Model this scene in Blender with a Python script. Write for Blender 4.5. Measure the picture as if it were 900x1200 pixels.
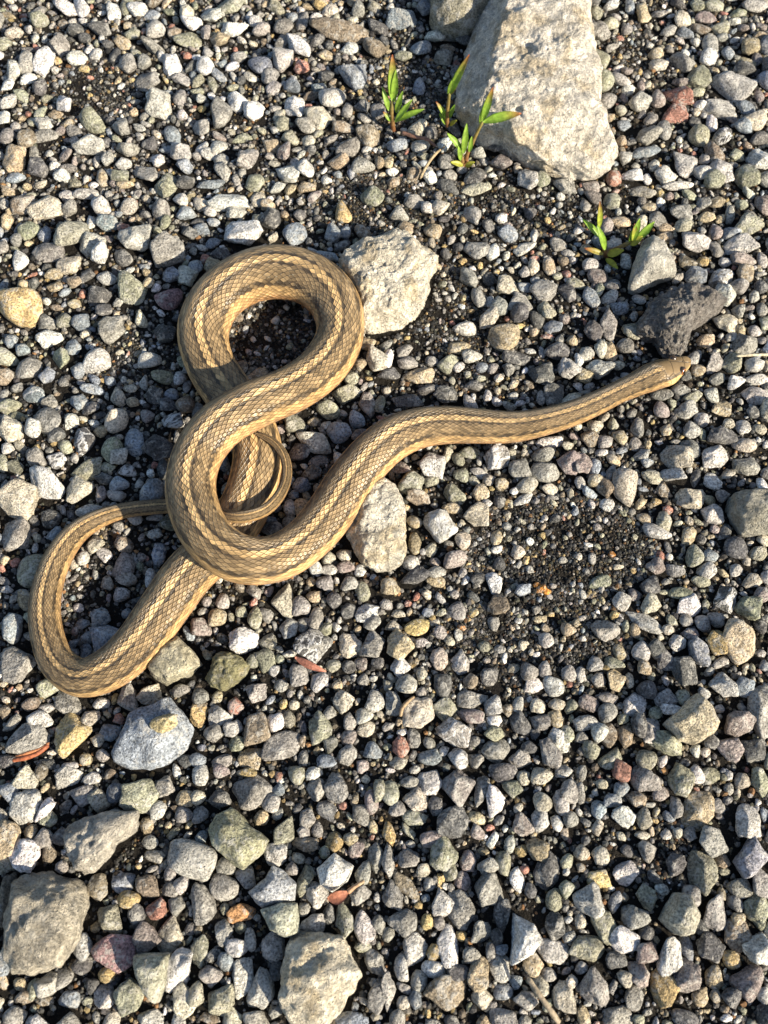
import bpy, bmesh, math
import numpy as np
from mathutils import Vector

for o in list(bpy.data.objects):
    bpy.data.objects.remove(o)
scene = bpy.context.scene
COL = scene.collection
R = math.radians

# ---------------------------------------------------------------- camera
TILT = R(20)            # from straight down
FPX = 1039.0            # focal length in survey pixels (900 x 1200)
MM_PX = 0.00033         # metres per survey pixel at the aim point
DIST = FPX * MM_PX
CAM = np.array([0, -DIST * math.sin(TILT), DIST * math.cos(TILT)])
cd = bpy.data.cameras.new("camera")
cam = bpy.data.objects.new("camera", cd)
COL.objects.link(cam)
cam.location = CAM
cam.rotation_euler = (TILT, 0, 0)
cd.sensor_fit = 'VERTICAL'
cd.sensor_height = 5.0
cd.lens = 5.0 * FPX / 1200
cd.clip_start = 0.01
cd.clip_end = 200
cd.dof.use_dof = True
cd.dof.focus_distance = DIST * 0.985
cd.dof.aperture_fstop = 2.6
scene.camera = cam

# ---------------------------------------------------------------- sky and sun
SUN_EL, SUN_XY = R(28), (0.84, -0.54)
world = bpy.data.worlds.new("World")
scene.world = world
world.use_nodes = True
nt = world.node_tree
nt.nodes.clear()
wo = nt.nodes.new("ShaderNodeOutputWorld")
bg = nt.nodes.new("ShaderNodeBackground")
sk = nt.nodes.new("ShaderNodeTexSky")
sk.sky_type = 'NISHITA'
sk.sun_disc = False
sk.sun_elevation = SUN_EL
sk.sun_rotation = math.atan2(SUN_XY[0], SUN_XY[1])
bg.inputs[1].default_value = 0.085
nt.links.new(sk.outputs[0], bg.inputs[0])
nt.links.new(bg.outputs[0], wo.inputs[0])
sd = bpy.data.lights.new("sun", 'SUN')
sd.energy = 5.0
sd.angle = R(0.5)
sd.color = (1.0, 0.89, 0.71)
sun = bpy.data.objects.new("sun", sd)
COL.objects.link(sun)
sun.rotation_euler = Vector((-SUN_XY[0] * math.cos(SUN_EL), -SUN_XY[1] * math.cos(SUN_EL), -math.sin(SUN_EL))).to_track_quat('-Z', 'Y').to_euler()
sun.location = (0.6, -0.4, 0.6)
scene.view_settings.view_transform = 'Standard'
scene.view_settings.look = 'None'
scene.view_settings.gamma = 1
scene.view_settings.use_curve_mapping = False
scene.view_settings.exposure = 1.0
# ---------------------------------------------------------------- stone survey
# every stone that can be told apart: x y width height turn colour (r = rounded, v = pale veins), per survey square
SURVEY = {
(0,0): """530 45 60 100 15 w;585 30 45 80 10 o;270 200 90 110 30 g;200 282 85 140 0 w;122 290 75 130 5 l;62 325 65 115 5 l;33 390 70 85 0 w;357 262 95 75 10 w;445 245 65 60 30 wr;390 312 55 45 0 y;268 278 40 40 0 y;730 125 85 95 0 l;710 65 80 60 0 b;800 295 90 120 10 w;675 285 65 75 0 g;690 375 120 105 0 g;595 290 80 100 20 g;540 255 60 85 0 d;620 158 80 60 -10 o;710 210 130 65 -10 g;745 485 115 130 0 l;840 450 60 90 0 g;295 475 80 140 25 w;180 400 70 90 20 d;565 585 75 105 25 g;410 675 130 95 -20 l;255 525 70 55 -10 t;305 575 65 50 0 t;60 735 130 105 15 t;120 650 90 95 -35 n;30 635 75 70 0 g;20 550 60 100 0 w;70 830 85 60 0 b;283 815 75 60 0 w;500 740 65 85 0 l;590 690 120 75 -10 g;580 765 70 60 0 l;560 825 80 55 0 or;585 862 80 40 0 tr;475 825 55 95 20 t;690 810 110 130 15 g;695 665 80 70 0 dr;840 700 105 110 0 l;785 850 110 120 -30 o;860 775 80 70 0 b;400 890 120 70 10 l;315 777 80 40 0 g;300 720 90 55 0 p;870 860 90 70 0 d""",
(225,0): """85 60 120 100 -15 l;195 125 135 75 5 w;130 178 90 75 -30 t;218 255 75 70 -20 g;60 310 80 100 20 w;320 305 115 80 -10 br;420 275 105 115 0 l;500 210 80 140 40 w;430 120 85 90 0 g;515 95 60 105 -5 g;690 130 280 105 -10 n;650 45 75 65 0 er;605 20 75 50 0 y;780 35 75 85 0 g;740 225 75 60 0 w;630 255 80 60 -15 t;515 315 70 65 0 r;135 525 95 170 -5 g;205 465 95 90 -30 w;480 495 90 130 10 w;585 535 115 130 30 e;475 395 80 70 -30 b;755 345 120 130 0 b;855 25 60 50 0 o;595 400 70 60 0 b;795 490 80 75 0 dr;870 510 80 80 0 g;715 595 110 55 0 n;835 625 140 100 -25 n;525 590 100 75 -20 g;460 650 80 90 20 o;370 680 75 70 0 tr;545 662 65 55 0 er;730 690 115 80 10 g;685 750 100 70 5 t;800 775 110 75 5 g;125 685 80 75 0 l;265 735 100 110 0 g;450 805 110 85 0 l;530 795 80 90 20 l;290 845 90 95 20 o;540 875 90 60 -15 t;460 875 60 70 0 t;85 865 130 60 10 b;885 760 60 80 0 t;420 580 65 75 0 o;725 520 60 80 0 g;40 590 90 100 0 l;45 685 80 55 10 w;80 720 80 60 0 l""",
(450,0): """85 60 150 130 0 b;200 40 80 90 -30 b;243 172 105 90 0 lr;170 220 95 105 0 br;92 260 80 65 -10 or;375 190 80 80 0 d;300 225 70 45 0 n;165 400 60 100 -5 br;158 600 85 80 0 e;170 685 85 75 0 l;60 675 100 70 0 b;450 710 70 55 -30 l;310 812 70 55 0 g;520 700 70 55 0 d;550 760 90 80 20 p;680 835 100 105 20 l;740 840 80 80 0 o;135 805 75 70 20 n;40 805 60 50 0 w;428 884 150 60 5 e;20 760 50 80 0 t;45 850 60 50 0 t;290 745 90 110 0 d;420 830 110 80 0 d;850 860 110 90 0 g""",
(675,0): """100 50 55 75 0 or;318 50 65 115 -5 t;165 20 70 50 0 w;110 270 100 135 0 or;130 380 100 95 10 o;205 370 60 110 40 l;143 465 95 75 0 gr;138 555 85 55 0 t;212 515 50 70 0 er;245 425 60 60 0 w;120 130 90 110 0 g;380 240 70 65 0 t;390 305 85 65 0 er;240 335 50 70 0 p;500 90 85 80 0 er;435 135 80 60 0 l;610 80 100 60 0 p;650 20 100 60 0 o;760 55 85 60 20 o;680 130 80 60 20 o;820 215 80 100 -20 t;625 260 85 80 30 w;580 365 110 110 -15 o;740 400 190 145 -25 l;680 495 160 100 -25 l;480 445 140 90 -20 r;465 525 115 90 0 r;485 385 80 65 -20 p;385 465 65 100 0 p;790 325 100 75 0 dr;850 275 50 65 0 g;845 20 130 60 0 l;865 165 70 45 0 t;640 570 55 90 -15 w;835 570 120 90 10 e;785 595 90 75 -30 b;340 620 120 115 0 g;415 610 65 95 0 g;575 625 100 110 0 or;330 710 130 65 5 b;515 760 130 170 -20 l;690 800 130 110 -25 l;650 845 90 80 0 o;650 710 85 105 25 n;760 720 85 65 -5 or;870 740 120 110 -15 w;795 815 120 130 20 o;420 820 90 80 20 l;265 815 100 85 0 w;185 820 75 75 0 r;215 655 45 55 0 tr;70 870 80 60 0 p;600 745 50 50 0 l;685 635 90 80 0 dv;480 870 150 50 10 l;590 810 80 70 0 l;860 445 45 80 0 p;235 735 60 60 0 l;860 650 90 60 10 g""",
(0,225): """215 55 165 135 0 e;95 40 110 100 0 n;330 185 125 180 -15 or;475 60 90 85 0 w;600 65 85 80 0 e;500 140 100 85 10 b;425 135 45 70 10 w;130 170 100 95 0 o;205 190 60 80 0 b;215 260 155 110 10 g;415 235 115 110 -20 l;460 290 110 90 30 w;315 325 120 90 15 e;95 315 75 105 15 w;245 378 85 55 0 t;250 435 75 55 0 t;100 428 55 55 0 tr;630 205 150 150 10 l;750 80 80 100 0 g;845 35 70 60 0 w;770 270 165 150 -25 g;880 385 90 120 10 l;805 385 80 95 0 b;785 485 130 115 0 mr;620 455 130 190 15 o;495 395 105 65 -20 l;460 470 115 115 20 d;485 550 75 80 0 dr;695 425 55 55 0 tr;90 540 185 170 10 yr;345 515 65 50 0 t;515 640 120 150 -20 g;445 775 125 115 0 lr;340 725 95 75 -15 b;285 780 120 90 -10 o;220 858 75 80 0 b;300 590 75 70 0 o;375 600 85 80 0 b;210 600 90 80 30 d;780 655 100 110 20 d;700 785 105 80 -10 l;760 865 110 65 0 o;105 735 65 55 0 b;50 695 60 75 0 b;365 835 70 80 0 b;20 130 60 80 0 t;320 70 90 80 0 g;345 410 70 60 0 n;15 430 35 90 0 b;870 90 90 70 0 b;400 15 150 40 0 e;735 335 55 45 0 g;70 220 60 60 0 g;15 260 50 70 0 g""",
(225,225): """175 35 205 95 5 w;240 190 200 130 -10 w;205 95 90 65 10 l;310 30 65 75 0 e;705 85 75 110 10 y;480 185 110 115 0 br;655 190 75 100 30 b;630 300 105 75 -20 b;705 255 80 45 35 d;840 20 120 90 0 or;505 100 60 60 0 d;45 55 75 60 0 er;85 88 60 50 0 lr;45 165 70 60 0 b;100 140 60 45 0 br;95 230 70 55 0 b;20 360 65 80 0 b;865 775 100 130 20 e;790 810 70 60 0 t;740 870 80 70 0 o;715 190 60 60 0 b;130 280 100 60 0 d""",
(450,225): """140 30 90 70 0 g;260 65 85 80 -30 e;200 70 60 65 0 l;232 175 85 80 15 t;70 95 90 70 0 g;415 110 80 90 0 g;545 125 55 50 0 w;435 260 120 120 0 g;513 273 65 75 5 w;580 195 90 80 0 b;820 240 80 60 0 g;585 430 100 95 -20 e;495 398 60 70 0 dr;440 490 65 110 15 g;540 540 80 95 -20 g;495 585 75 120 -35 e;560 668 145 135 0 tr;640 510 120 100 0 g;635 565 90 90 0 d;755 455 110 110 30 g;775 345 65 95 10 t;700 350 55 75 10 e;660 372 50 50 0 lr;860 465 70 105 25 d;720 600 65 90 20 d;665 440 75 50 0 b;405 765 90 65 20 l;350 720 110 80 0 t;295 795 85 110 -20 o;350 815 60 60 0 l;110 800 100 75 0 g;225 785 60 50 0 g;165 855 140 80 10 t;625 770 135 75 -10 d;810 740 110 80 0 d;740 845 115 110 0 d;870 820 110 110 -50 l;460 820 60 55 0 b;590 830 60 70 0 d;830 780 80 60 30 d;845 595 50 45 0 pr;380 630 110 70 0 l;20 790 50 90 0 w;690 90 60 60 0 d""",
(675,225): """170 35 80 75 0 o;45 60 50 75 0 g;80 20 90 60 -20 p;210 130 100 65 -15 t;560 215 140 120 10 l;490 95 100 110 10 g;615 115 90 65 0 tr;660 182 65 75 0 pr;735 185 90 65 0 b;780 240 155 90 10 l;815 140 120 110 -15 o;660 265 75 80 10 g;790 310 115 65 -5 p;700 325 60 50 0 l;570 380 110 90 0 b;685 400 110 110 0 gv;710 480 110 100 0 l;700 605 115 110 0 e;105 390 100 80 0 p;70 490 70 110 15 b;158 492 80 65 0 lr;205 540 80 60 0 b;300 495 60 80 20 l;150 620 75 140 0 g;80 655 90 110 0 d;260 650 95 75 -35 o;235 715 85 75 0 g;115 740 60 90 -15 e;160 745 65 95 0 t;45 760 75 70 15 l;115 830 130 90 0 l;40 860 75 65 -10 t;10 800 40 70 0 w;205 810 60 50 0 e;615 690 90 75 0 t;800 705 110 110 30 g;840 800 80 80 20 l;735 800 110 110 20 o;655 800 90 120 0 g;660 875 80 60 0 g;575 830 70 60 0 t;850 875 110 60 0 l;765 555 60 60 0 g;880 545 60 80 0 g;730 680 60 50 0 l;840 645 60 60 0 l;730 100 50 90 0 g;660 45 80 60 0 t;600 55 70 60 0 g;390 115 100 90 10 g;420 165 80 40 0 t;500 160 90 70 0 e;65 335 85 70 30 l;600 310 60 70 0 y;530 320 80 70 0 n;870 440 60 60 0 d;760 445 90 70 0 g;835 490 60 60 0 l;880 310 50 80 0 l;170 435 80 60 0 d""",
(0,450): """145 40 115 75 0 bv;40 100 95 75 10 or;85 148 70 45 0 or;50 215 115 115 -10 e;220 170 140 120 -20 gr;160 215 80 100 20 l;270 235 85 80 0 d;395 260 105 130 0 dv;545 165 110 115 0 er;550 55 70 90 0 e;470 215 70 60 0 t;515 300 110 130 0 or;560 340 90 75 20 l;395 390 140 110 0 o;600 405 85 65 -10 dv;500 390 80 50 0 o;210 460 200 130 -35 lv;365 490 130 150 0 e;70 385 90 60 -35 o;10 370 50 90 0 o;65 525 185 195 0 e;60 695 130 160 -15 g;545 522 85 60 0 lr;560 465 95 70 0 b;485 440 90 50 0 d;475 515 50 80 0 p;165 340 90 90 0 g;260 350 90 80 0 dv;305 290 70 70 0 or;220 75 80 65 0 gr;235 625 90 85 0 d;250 700 80 65 0 b;420 595 125 70 10 l;440 745 100 90 20 e;385 815 70 65 0 lr;485 798 80 65 -20 lr;585 750 95 75 -10 n;575 850 110 130 0 g;745 290 155 120 0 d;690 150 65 70 0 p;720 50 85 85 0 d;800 40 70 60 0 b;870 95 90 80 0 n;810 175 110 80 -15 dv;790 95 80 70 0 d;705 420 40 45 0 w;725 380 35 35 0 r;765 400 55 100 0 d;430 20 110 50 0 b;360 75 90 90 0 b;420 110 90 60 0 d;725 700 75 50 0 l;745 800 70 110 0 bv;140 865 170 165 0 or;610 20 70 40 0 e;620 80 60 50 0 t""",
(225,450): """725 35 130 100 0 o;635 115 105 90 0 o;485 180 95 95 0 o;570 173 60 45 0 tr;820 90 75 120 10 g;875 90 60 90 -15 o;690 230 115 105 0 b;570 270 175 95 -20 lr;590 355 95 55 10 g;500 320 100 90 -20 d;560 415 110 75 0 d;510 470 85 70 0 b;475 515 50 50 0 b;775 165 85 75 0 b;460 580 65 80 0 l;420 612 35 30 0 y;375 685 105 80 0 d;285 710 65 45 0 l;235 680 40 50 0 g;710 800 70 55 0 er;640 810 65 75 0 e;720 855 80 60 0 p;580 860 80 60 0 l;640 870 80 50 0 l;155 370 45 80 0 b""",
(450,450): """205 20 105 55 0 dr;288 45 110 90 0 d;110 70 140 65 0 d;485 55 45 60 0 l;605 52 50 40 0 l;740 60 50 80 0 g;800 45 95 110 0 d;235 370 115 130 10 w;300 330 45 80 -15 e;350 345 60 75 0 o;405 315 100 60 0 o;530 340 115 110 0 gv;635 395 100 95 0 gr;745 330 110 70 10 g;755 410 130 95 -20 gr;870 365 110 110 -10 p;780 265 130 55 10 w;865 285 70 50 10 e;670 470 100 75 15 e;780 490 85 55 0 er;545 460 65 70 30 t;490 445 55 60 -30 e;130 450 120 120 0 o;225 450 70 50 10 o;360 420 75 75 0 o;325 510 120 100 -15 o;160 530 105 95 0 n;320 580 95 55 -5 t;455 505 75 80 0 t;540 553 60 60 0 dr;430 615 120 130 0 e;145 640 75 80 0 t;265 660 150 150 10 lv;220 775 60 75 -20 e;145 745 60 110 0 t;75 815 85 180 -10 gr;630 783 70 65 15 er;530 720 60 80 -20 t;540 835 60 65 0 dr;245 885 90 55 0 g;580 615 35 45 0 e;575 660 50 40 0 b""",
(675,450): """640 45 75 70 -10 l;845 50 120 100 0 l;510 120 115 80 10 l;550 60 90 60 20 o;690 110 110 90 20 t;595 165 70 70 20 l;540 215 75 80 0 g;785 200 70 80 0 l;715 180 55 60 0 e;690 245 140 80 -10 d;790 285 115 65 -5 e;540 300 75 100 35 g;465 335 160 115 -15 e;650 345 130 100 25 l;455 425 140 85 -20 l;360 435 105 75 5 o;410 495 60 90 15 n;540 520 130 115 -30 e;645 450 85 90 10 w;645 605 105 95 -10 l;810 380 140 90 0 g;880 470 60 90 0 w;205 245 70 70 20 t;420 215 50 70 -20 t;140 265 70 65 0 g;95 185 70 65 20 e;35 370 85 120 0 p;92 390 55 90 0 br;20 460 50 70 0 l;135 480 95 90 -20 n;90 455 70 60 0 t;415 640 75 105 0 e;535 710 75 95 0 t;590 720 50 50 0 d;565 800 80 110 0 o;630 800 70 70 0 b;375 845 90 80 0 p;470 870 90 60 0 g;615 870 90 80 0 l;760 870 70 60 0 l;875 735 60 60 0 e;860 790 90 80 0 o;380 550 50 40 0 y;530 640 40 45 0 e;335 370 60 50 0 b;310 330 90 60 30 g;690 525 70 65 0 g;280 280 60 70 0 g;70 250 85 75 0 n;830 130 60 60 0 d;400 50 100 60 0 g""",
(0,675): """85 420 150 170 0 g;310 600 140 110 -10 g;185 670 115 75 -10 l;215 620 80 50 10 l;325 745 150 190 -25 y;420 660 85 100 0 e;505 730 105 80 0 b;455 770 65 55 0 er;482 842 65 65 0 lr;695 550 115 90 10 e;600 570 90 130 0 g;845 535 80 60 0 g;470 595 80 50 0 l;120 770 200 150 20 g;140 600 85 60 10 n;570 85 80 70 0 l;465 200 95 110 -10 b;510 290 160 160 20 b;365 148 50 45 0 lr;500 25 60 70 0 g;590 15 100 60 0 g;385 225 60 50 0 b;405 285 60 60 0 b;405 355 55 80 0 b;590 170 60 50 0 b;555 665 55 50 0 r;30 60 60 40 0 l;20 640 50 70 0 n;400 860 60 60 0 t;870 870 80 60 0 d;215 880 100 50 0 d;335 890 80 30 0 l""",
(225,675): """425 110 105 160 0 e;140 115 65 75 20 l;115 190 90 80 20 t;293 190 65 110 0 o;288 120 40 50 0 r;230 165 55 55 0 or;350 180 60 80 30 g;65 120 50 50 0 g;240 300 130 125 0 w;355 310 80 80 20 o;45 240 100 90 0 p;345 400 85 110 10 o;285 400 60 65 0 o;450 240 85 130 0 l;565 320 170 150 0 dv;570 95 70 55 0 tr;515 135 95 90 0 g;580 195 70 120 -5 g;520 225 60 70 0 g;625 250 70 60 20 o;670 115 70 80 0 d;730 165 80 85 0 d;820 170 120 120 25 w;845 220 90 70 20 g;740 315 95 115 0 e;845 310 115 125 0 g;660 420 75 65 0 o;592 497 75 100 -25 w;710 585 100 110 0 e;600 720 115 150 -20 o;725 835 90 100 0 g;855 585 85 100 0 l;810 655 85 75 0 l;815 720 90 65 15 e;395 685 80 85 25 w;455 670 55 85 10 or;480 605 50 45 0 er;205 605 75 85 0 r;130 650 105 105 10 l;30 645 85 120 0 y;190 715 90 90 10 l;95 735 90 85 0 g;305 720 120 150 0 n;415 795 180 120 10 g;300 545 110 100 -20 g;420 515 70 60 0 g;500 470 90 100 0 g;275 860 115 100 20 t;140 870 100 70 0 g;210 785 75 70 0 o;645 640 65 70 0 g;650 790 75 75 0 g;735 755 80 70 30 p;850 815 95 80 0 b;740 680 60 90 0 g;790 415 60 65 0 p;630 870 90 60 0 b;30 865 80 70 0 b;120 565 50 55 0 tr;10 400 40 110 0 e;620 30 85 80 0 g;740 35 90 70 0 g;800 70 70 100 0 o;515 770 40 60 0 t;40 560 80 80 0 g;520 850 50 90 0 d;385 450 50 55 0 l;680 510 50 50 0 tr;800 485 55 60 0 g;870 400 60 60 0 d;735 425 65 60 0 d""",
(450,675): """25 48 85 80 0 t;240 20 90 60 0 t;45 228 85 50 0 er;160 237 125 90 -5 yr;70 325 120 140 -25 t;75 420 90 95 15 w;105 505 100 95 20 l;205 170 55 45 0 b;340 155 85 90 0 g;535 130 100 100 0 n;260 387 80 110 0 e;358 405 85 130 5 l;275 515 80 110 0 d;160 645 145 145 0 e;280 625 120 110 -15 o;410 655 120 75 0 p;415 577 145 85 10 g;515 605 95 100 -15 l;512 740 95 70 0 o;530 820 140 105 0 gr;330 730 160 130 0 gv;350 855 85 100 10 lv;435 865 80 70 0 g;140 760 65 105 0 dr;80 800 75 100 0 rr;50 595 90 110 0 g;215 848 110 70 0 b;65 875 90 60 0 e;720 610 70 70 0 e;815 600 80 60 10 e;735 680 90 80 0 g;810 675 65 90 20 t;640 690 90 110 20 d;815 770 110 120 30 lv;780 830 100 130 0 g;640 860 110 90 0 g;700 510 90 70 10 l;685 440 80 90 0 g;760 300 70 70 0 l;800 515 95 95 0 l;755 435 60 80 0 g;615 430 65 45 0 e;630 600 50 85 -15 l;410 490 75 75 0 n;495 475 80 90 0 d;265 260 70 65 0 g;180 310 65 45 0 l;310 300 55 50 0 e;350 270 40 60 20 l;660 320 50 50 0 e;515 220 55 65 0 g;470 325 60 50 0 o;545 340 60 40 0 g;715 160 45 45 0 g;730 203 70 35 5 t;865 250 70 60 0 t;870 450 70 80 0 g;420 165 55 50 0 y;200 85 50 50 0 e;330 80 45 45 0 g;515 680 70 55 0 w;578 630 50 60 0 t;430 775 65 50 0 g;710 740 50 55 0 d;860 740 60 80 0 o;880 610 60 70 0 o;680 800 80 60 0 d;20 515 50 55 0 o;175 545 50 50 0 g""",
(675,675): """355 125 95 95 0 e;218 115 85 90 0 l;320 210 190 75 -35 l;140 255 130 95 -15 g;490 75 110 60 -10 o;530 135 120 100 20 w;710 105 120 130 30 dv;815 150 120 110 -15 o;765 300 170 200 15 tr;675 310 105 110 20 y;600 220 80 75 0 g;655 205 80 70 0 g;480 310 80 80 0 l;580 350 95 140 20 b;430 390 100 100 10 d;525 440 130 150 0 d;350 40 90 90 0 d;305 350 80 95 0 l;375 345 80 100 0 d;205 355 60 75 10 t;320 430 65 70 0 t;335 525 95 90 0 dr;280 600 105 115 -20 l;190 485 90 110 0 t;108 480 70 75 0 gr;95 410 90 80 0 g;150 570 105 55 0 gr;60 595 100 75 -35 p;155 640 90 85 0 g;55 680 120 80 5 l;155 745 85 115 15 n;110 735 80 90 0 l;232 750 80 110 -10 t;70 815 80 90 10 o;165 850 110 100 0 o;420 575 100 80 15 l;435 628 95 55 -15 wr;505 570 70 75 0 o;430 785 145 100 -15 o;345 725 85 120 -10 l;295 700 75 110 0 d;335 860 100 90 10 o;700 510 130 110 -20 l;785 525 90 100 0 b;765 690 130 125 -20 p;875 630 120 240 0 g;715 800 120 110 -20 p;840 820 110 110 0 d;630 770 70 80 0 d;605 825 50 45 0 e;870 90 80 80 0 p;830 20 100 70 0 e;110 25 110 60 15 o;430 250 60 50 0 er;560 820 50 60 0 l;25 755 65 55 0 g;20 460 45 80 0 l;225 670 60 50 0 o;375 640 65 60 0 o;870 230 60 80 0 d;870 360 50 40 0 l;880 420 50 50 0 b;590 20 90 50 0 o;280 85 60 60 0 p;535 270 80 60 0 p;520 205 65 60 0 g""",
(0,900): """115 45 110 110 0 e;310 45 145 110 15 l;430 48 85 60 15 w;45 115 100 90 0 b;120 180 150 140 40 l;205 200 120 65 45 w;380 130 115 95 5 g;465 150 95 100 20 e;545 115 90 90 0 b;655 130 170 150 -5 o;775 80 105 95 0 g;740 200 80 85 0 l;685 270 65 75 0 t;230 240 80 70 20 o;143 300 55 70 0 tr;25 330 120 170 0 t;105 405 145 135 -20 w;195 330 90 90 20 g;280 320 70 80 0 g;705 350 80 70 0 l;725 415 95 60 0 g;895 440 228 180 -10 lr;575 545 100 100 0 b;690 565 120 130 0 n;605 615 100 80 0 y;730 660 90 95 0 r;820 645 90 90 0 g;800 570 75 65 0 g;850 545 70 90 -25 l;640 690 90 110 0 d;685 795 125 130 0 p;795 785 115 170 -10 e;520 715 100 140 35 o;585 790 80 140 15 g;530 860 200 160 0 m;390 840 80 120 0 l;455 555 100 120 0 n;445 745 50 50 0 tr;225 400 70 100 10 n;290 465 60 60 0 g;800 495 55 65 0 g;30 450 100 90 0 o;20 620 80 220 0 n;200 20 60 80 0 n;870 145 80 70 0 t;865 215 80 80 0 g""",
(225,900): """280 105 190 150 10 g;125 145 105 80 0 d;370 165 90 85 15 l;430 290 110 130 -20 o;320 235 70 75 -20 t;395 405 110 110 20 l;685 92 110 130 0 g;580 100 100 105 0 g;630 200 90 90 0 d;540 232 85 85 0 gr;520 300 65 55 0 g;585 285 55 75 0 g;530 358 125 65 0 n;668 345 85 95 0 y;745 335 70 60 0 t;765 390 65 90 -20 p;795 215 90 85 -25 g;840 160 65 110 0 p;880 110 60 100 0 o;490 35 80 80 0 o;575 25 80 60 0 l;150 560 135 110 -10 gr;248 515 95 100 0 gr;160 460 85 75 0 g;50 640 110 190 0 g;235 675 145 80 10 s;583 590 100 125 -20 l;530 525 75 140 -10 o;803 490 85 115 0 l;500 425 65 50 0 er;465 470 60 60 0 g;790 585 90 85 0 g;865 425 80 140 0 g;143 765 85 140 -5 l;222 755 60 65 0 o;272 805 55 105 0 l;205 840 90 90 20 w;565 735 130 85 5 l;720 715 75 145 5 o;803 750 105 145 5 lr;525 665 60 60 0 g;640 690 60 100 0 d;380 840 105 130 10 g;30 860 80 140 0 o;875 735 60 90 0 g;800 840 80 50 0 o;40 220 75 80 0 g;45 320 55 70 -15 b;30 140 70 70 0 e;40 30 80 100 0 l;140 15 80 60 0 p;255 20 100 40 0 y;405 100 60 60 0 b;400 215 50 55 0 g;620 395 50 60 0 o""",
(450,900): """25 120 90 110 0 or;215 65 110 120 -15 l;150 148 120 110 0 e;240 180 65 85 0 d;65 190 90 80 0 g;145 235 115 70 -5 o;310 250 160 140 0 d;345 95 160 170 0 g;460 110 80 150 -10 g;525 150 95 145 0 w;560 20 130 90 0 dr;600 95 100 80 -10 o;650 50 60 65 0 er;740 35 100 80 0 e;840 15 90 60 0 l;745 165 90 95 0 e;830 165 70 110 20 l;865 110 90 110 0 g;875 240 70 70 0 g;655 265 100 105 0 p;435 232 80 55 -10 t;435 300 70 75 0 p;230 335 120 70 0 p;280 400 135 165 0 o;118 425 100 85 10 g;185 482 65 75 0 e;22 300 60 110 10 yr;20 430 60 150 0 g;395 435 80 100 0 p;490 460 95 80 -20 g;560 450 80 105 10 or;645 390 60 55 0 y;625 530 80 110 10 w;730 385 115 115 0 t;775 485 130 165 -15 d;370 530 80 90 0 p;495 570 160 150 -10 g;365 670 125 180 0 g;275 635 100 125 0 l;555 695 80 150 0 d;455 765 95 105 0 g;795 620 80 100 0 o;800 740 100 130 0 d;800 860 150 110 0 l;85 725 130 110 0 g;200 722 60 75 0 y;145 850 110 150 -10 l;235 865 75 70 0 yr;300 840 100 180 10 w;40 600 90 130 0 g;365 790 50 45 0 y;255 725 60 65 0 g;735 240 80 120 0 l;590 360 50 80 0 l;860 570 80 90 0 o;265 535 40 70 0 y;215 545 55 60 0 l;310 485 65 80 0 o;530 790 60 70 0 d;20 790 60 80 0 g;690 575 60 70 0 d;230 945 110 75 0 wr""",
(675,900): """218 12 85 95 0 rr;325 60 150 110 -20 g;25 25 55 70 0 g;122 73 60 45 0 er;20 120 50 110 0 g;215 95 70 70 0 b;490 55 120 130 -30 o;560 35 80 80 -30 l;635 35 100 75 10 o;780 60 75 75 0 e;870 70 80 140 0 o;575 195 145 170 -10 t;472 185 65 95 0 g;230 232 125 95 0 w;320 235 70 100 0 e;105 195 70 80 -20 b;170 155 95 70 20 b;285 145 90 70 0 n;400 120 80 70 -10 p;670 180 65 75 20 gr;800 240 125 170 10 l;650 335 170 130 10 g;765 375 115 100 -30 g;590 490 150 185 0 o;340 395 85 110 0 g;470 455 95 105 0 d;235 495 130 115 0 l;105 520 110 80 0 y;60 620 130 150 0 l;115 410 80 85 0 e;30 400 75 75 0 e;330 605 110 95 -25 o;405 568 70 55 -30 l;650 680 130 160 20 g;135 745 130 135 -10 o;220 805 140 115 10 w;60 850 150 120 -20 o;335 775 80 75 0 d;540 600 75 110 0 g;775 565 110 85 10 g;870 540 110 130 0 g;855 670 110 170 0 o;755 640 80 75 0 g;760 710 70 60 0 t;755 790 120 150 0 n;330 865 95 95 0 p;425 780 50 50 0 w;525 850 70 110 0 b;635 850 130 120 0 d;850 850 130 130 0 l;690 430 70 70 0 t;530 310 55 70 0 g;315 315 75 40 0 e;480 305 50 50 0 e;420 310 50 50 0 l;700 485 60 40 0 o;590 750 70 80 0 d;20 715 50 70 0 e;365 510 70 50 -30 d;240 390 60 60 0 d;890 220 40 70 0 b;690 590 40 60 0 t""",
(0,1050): """205 425 110 105 0 l;85 418 65 55 0 t;150 440 60 90 0 o;290 395 90 90 0 g;320 490 100 70 0 b;480 465 110 130 0 l;600 475 130 160 0 o;380 325 90 80 0 d;830 355 120 190 -20 w;875 490 110 150 0 e;500 370 80 70 0 y;10 405 50 80 0 t;110 475 80 60 0 n;200 495 90 40 0 n;265 335 60 45 0 g;430 425 60 70 0 d;60 570 110 90 0 g;700 580 130 90 0 l""",
(225,1050): """85 375 105 95 0 g;235 385 100 160 0 l;320 430 120 180 0 l;130 490 140 130 0 o;395 350 65 90 0 d;25 455 80 110 0 e;160 310 80 90 0 b;855 315 95 115 0 g;870 470 90 150 -15 g;300 580 120 80 0 g""",
(450,1050): """80 330 70 130 10 l;20 440 70 160 0 l;165 400 75 90 0 g;345 360 110 80 0 d;295 445 210 150 0 n;440 360 100 150 -10 t;460 475 100 100 0 e;540 335 95 120 0 l;615 405 65 60 0 b;560 450 90 65 0 b;700 320 90 100 -20 t;735 425 85 90 0 e;840 470 110 130 0 e;660 490 120 80 0 g;775 370 70 60 0 g;875 400 60 60 0 e;90 500 60 60 0 e;145 475 60 90 0 b;410 275 80 70 0 g;500 265 50 90 0 g;550 255 60 50 0 b;560 570 130 80 0 g""",
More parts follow.
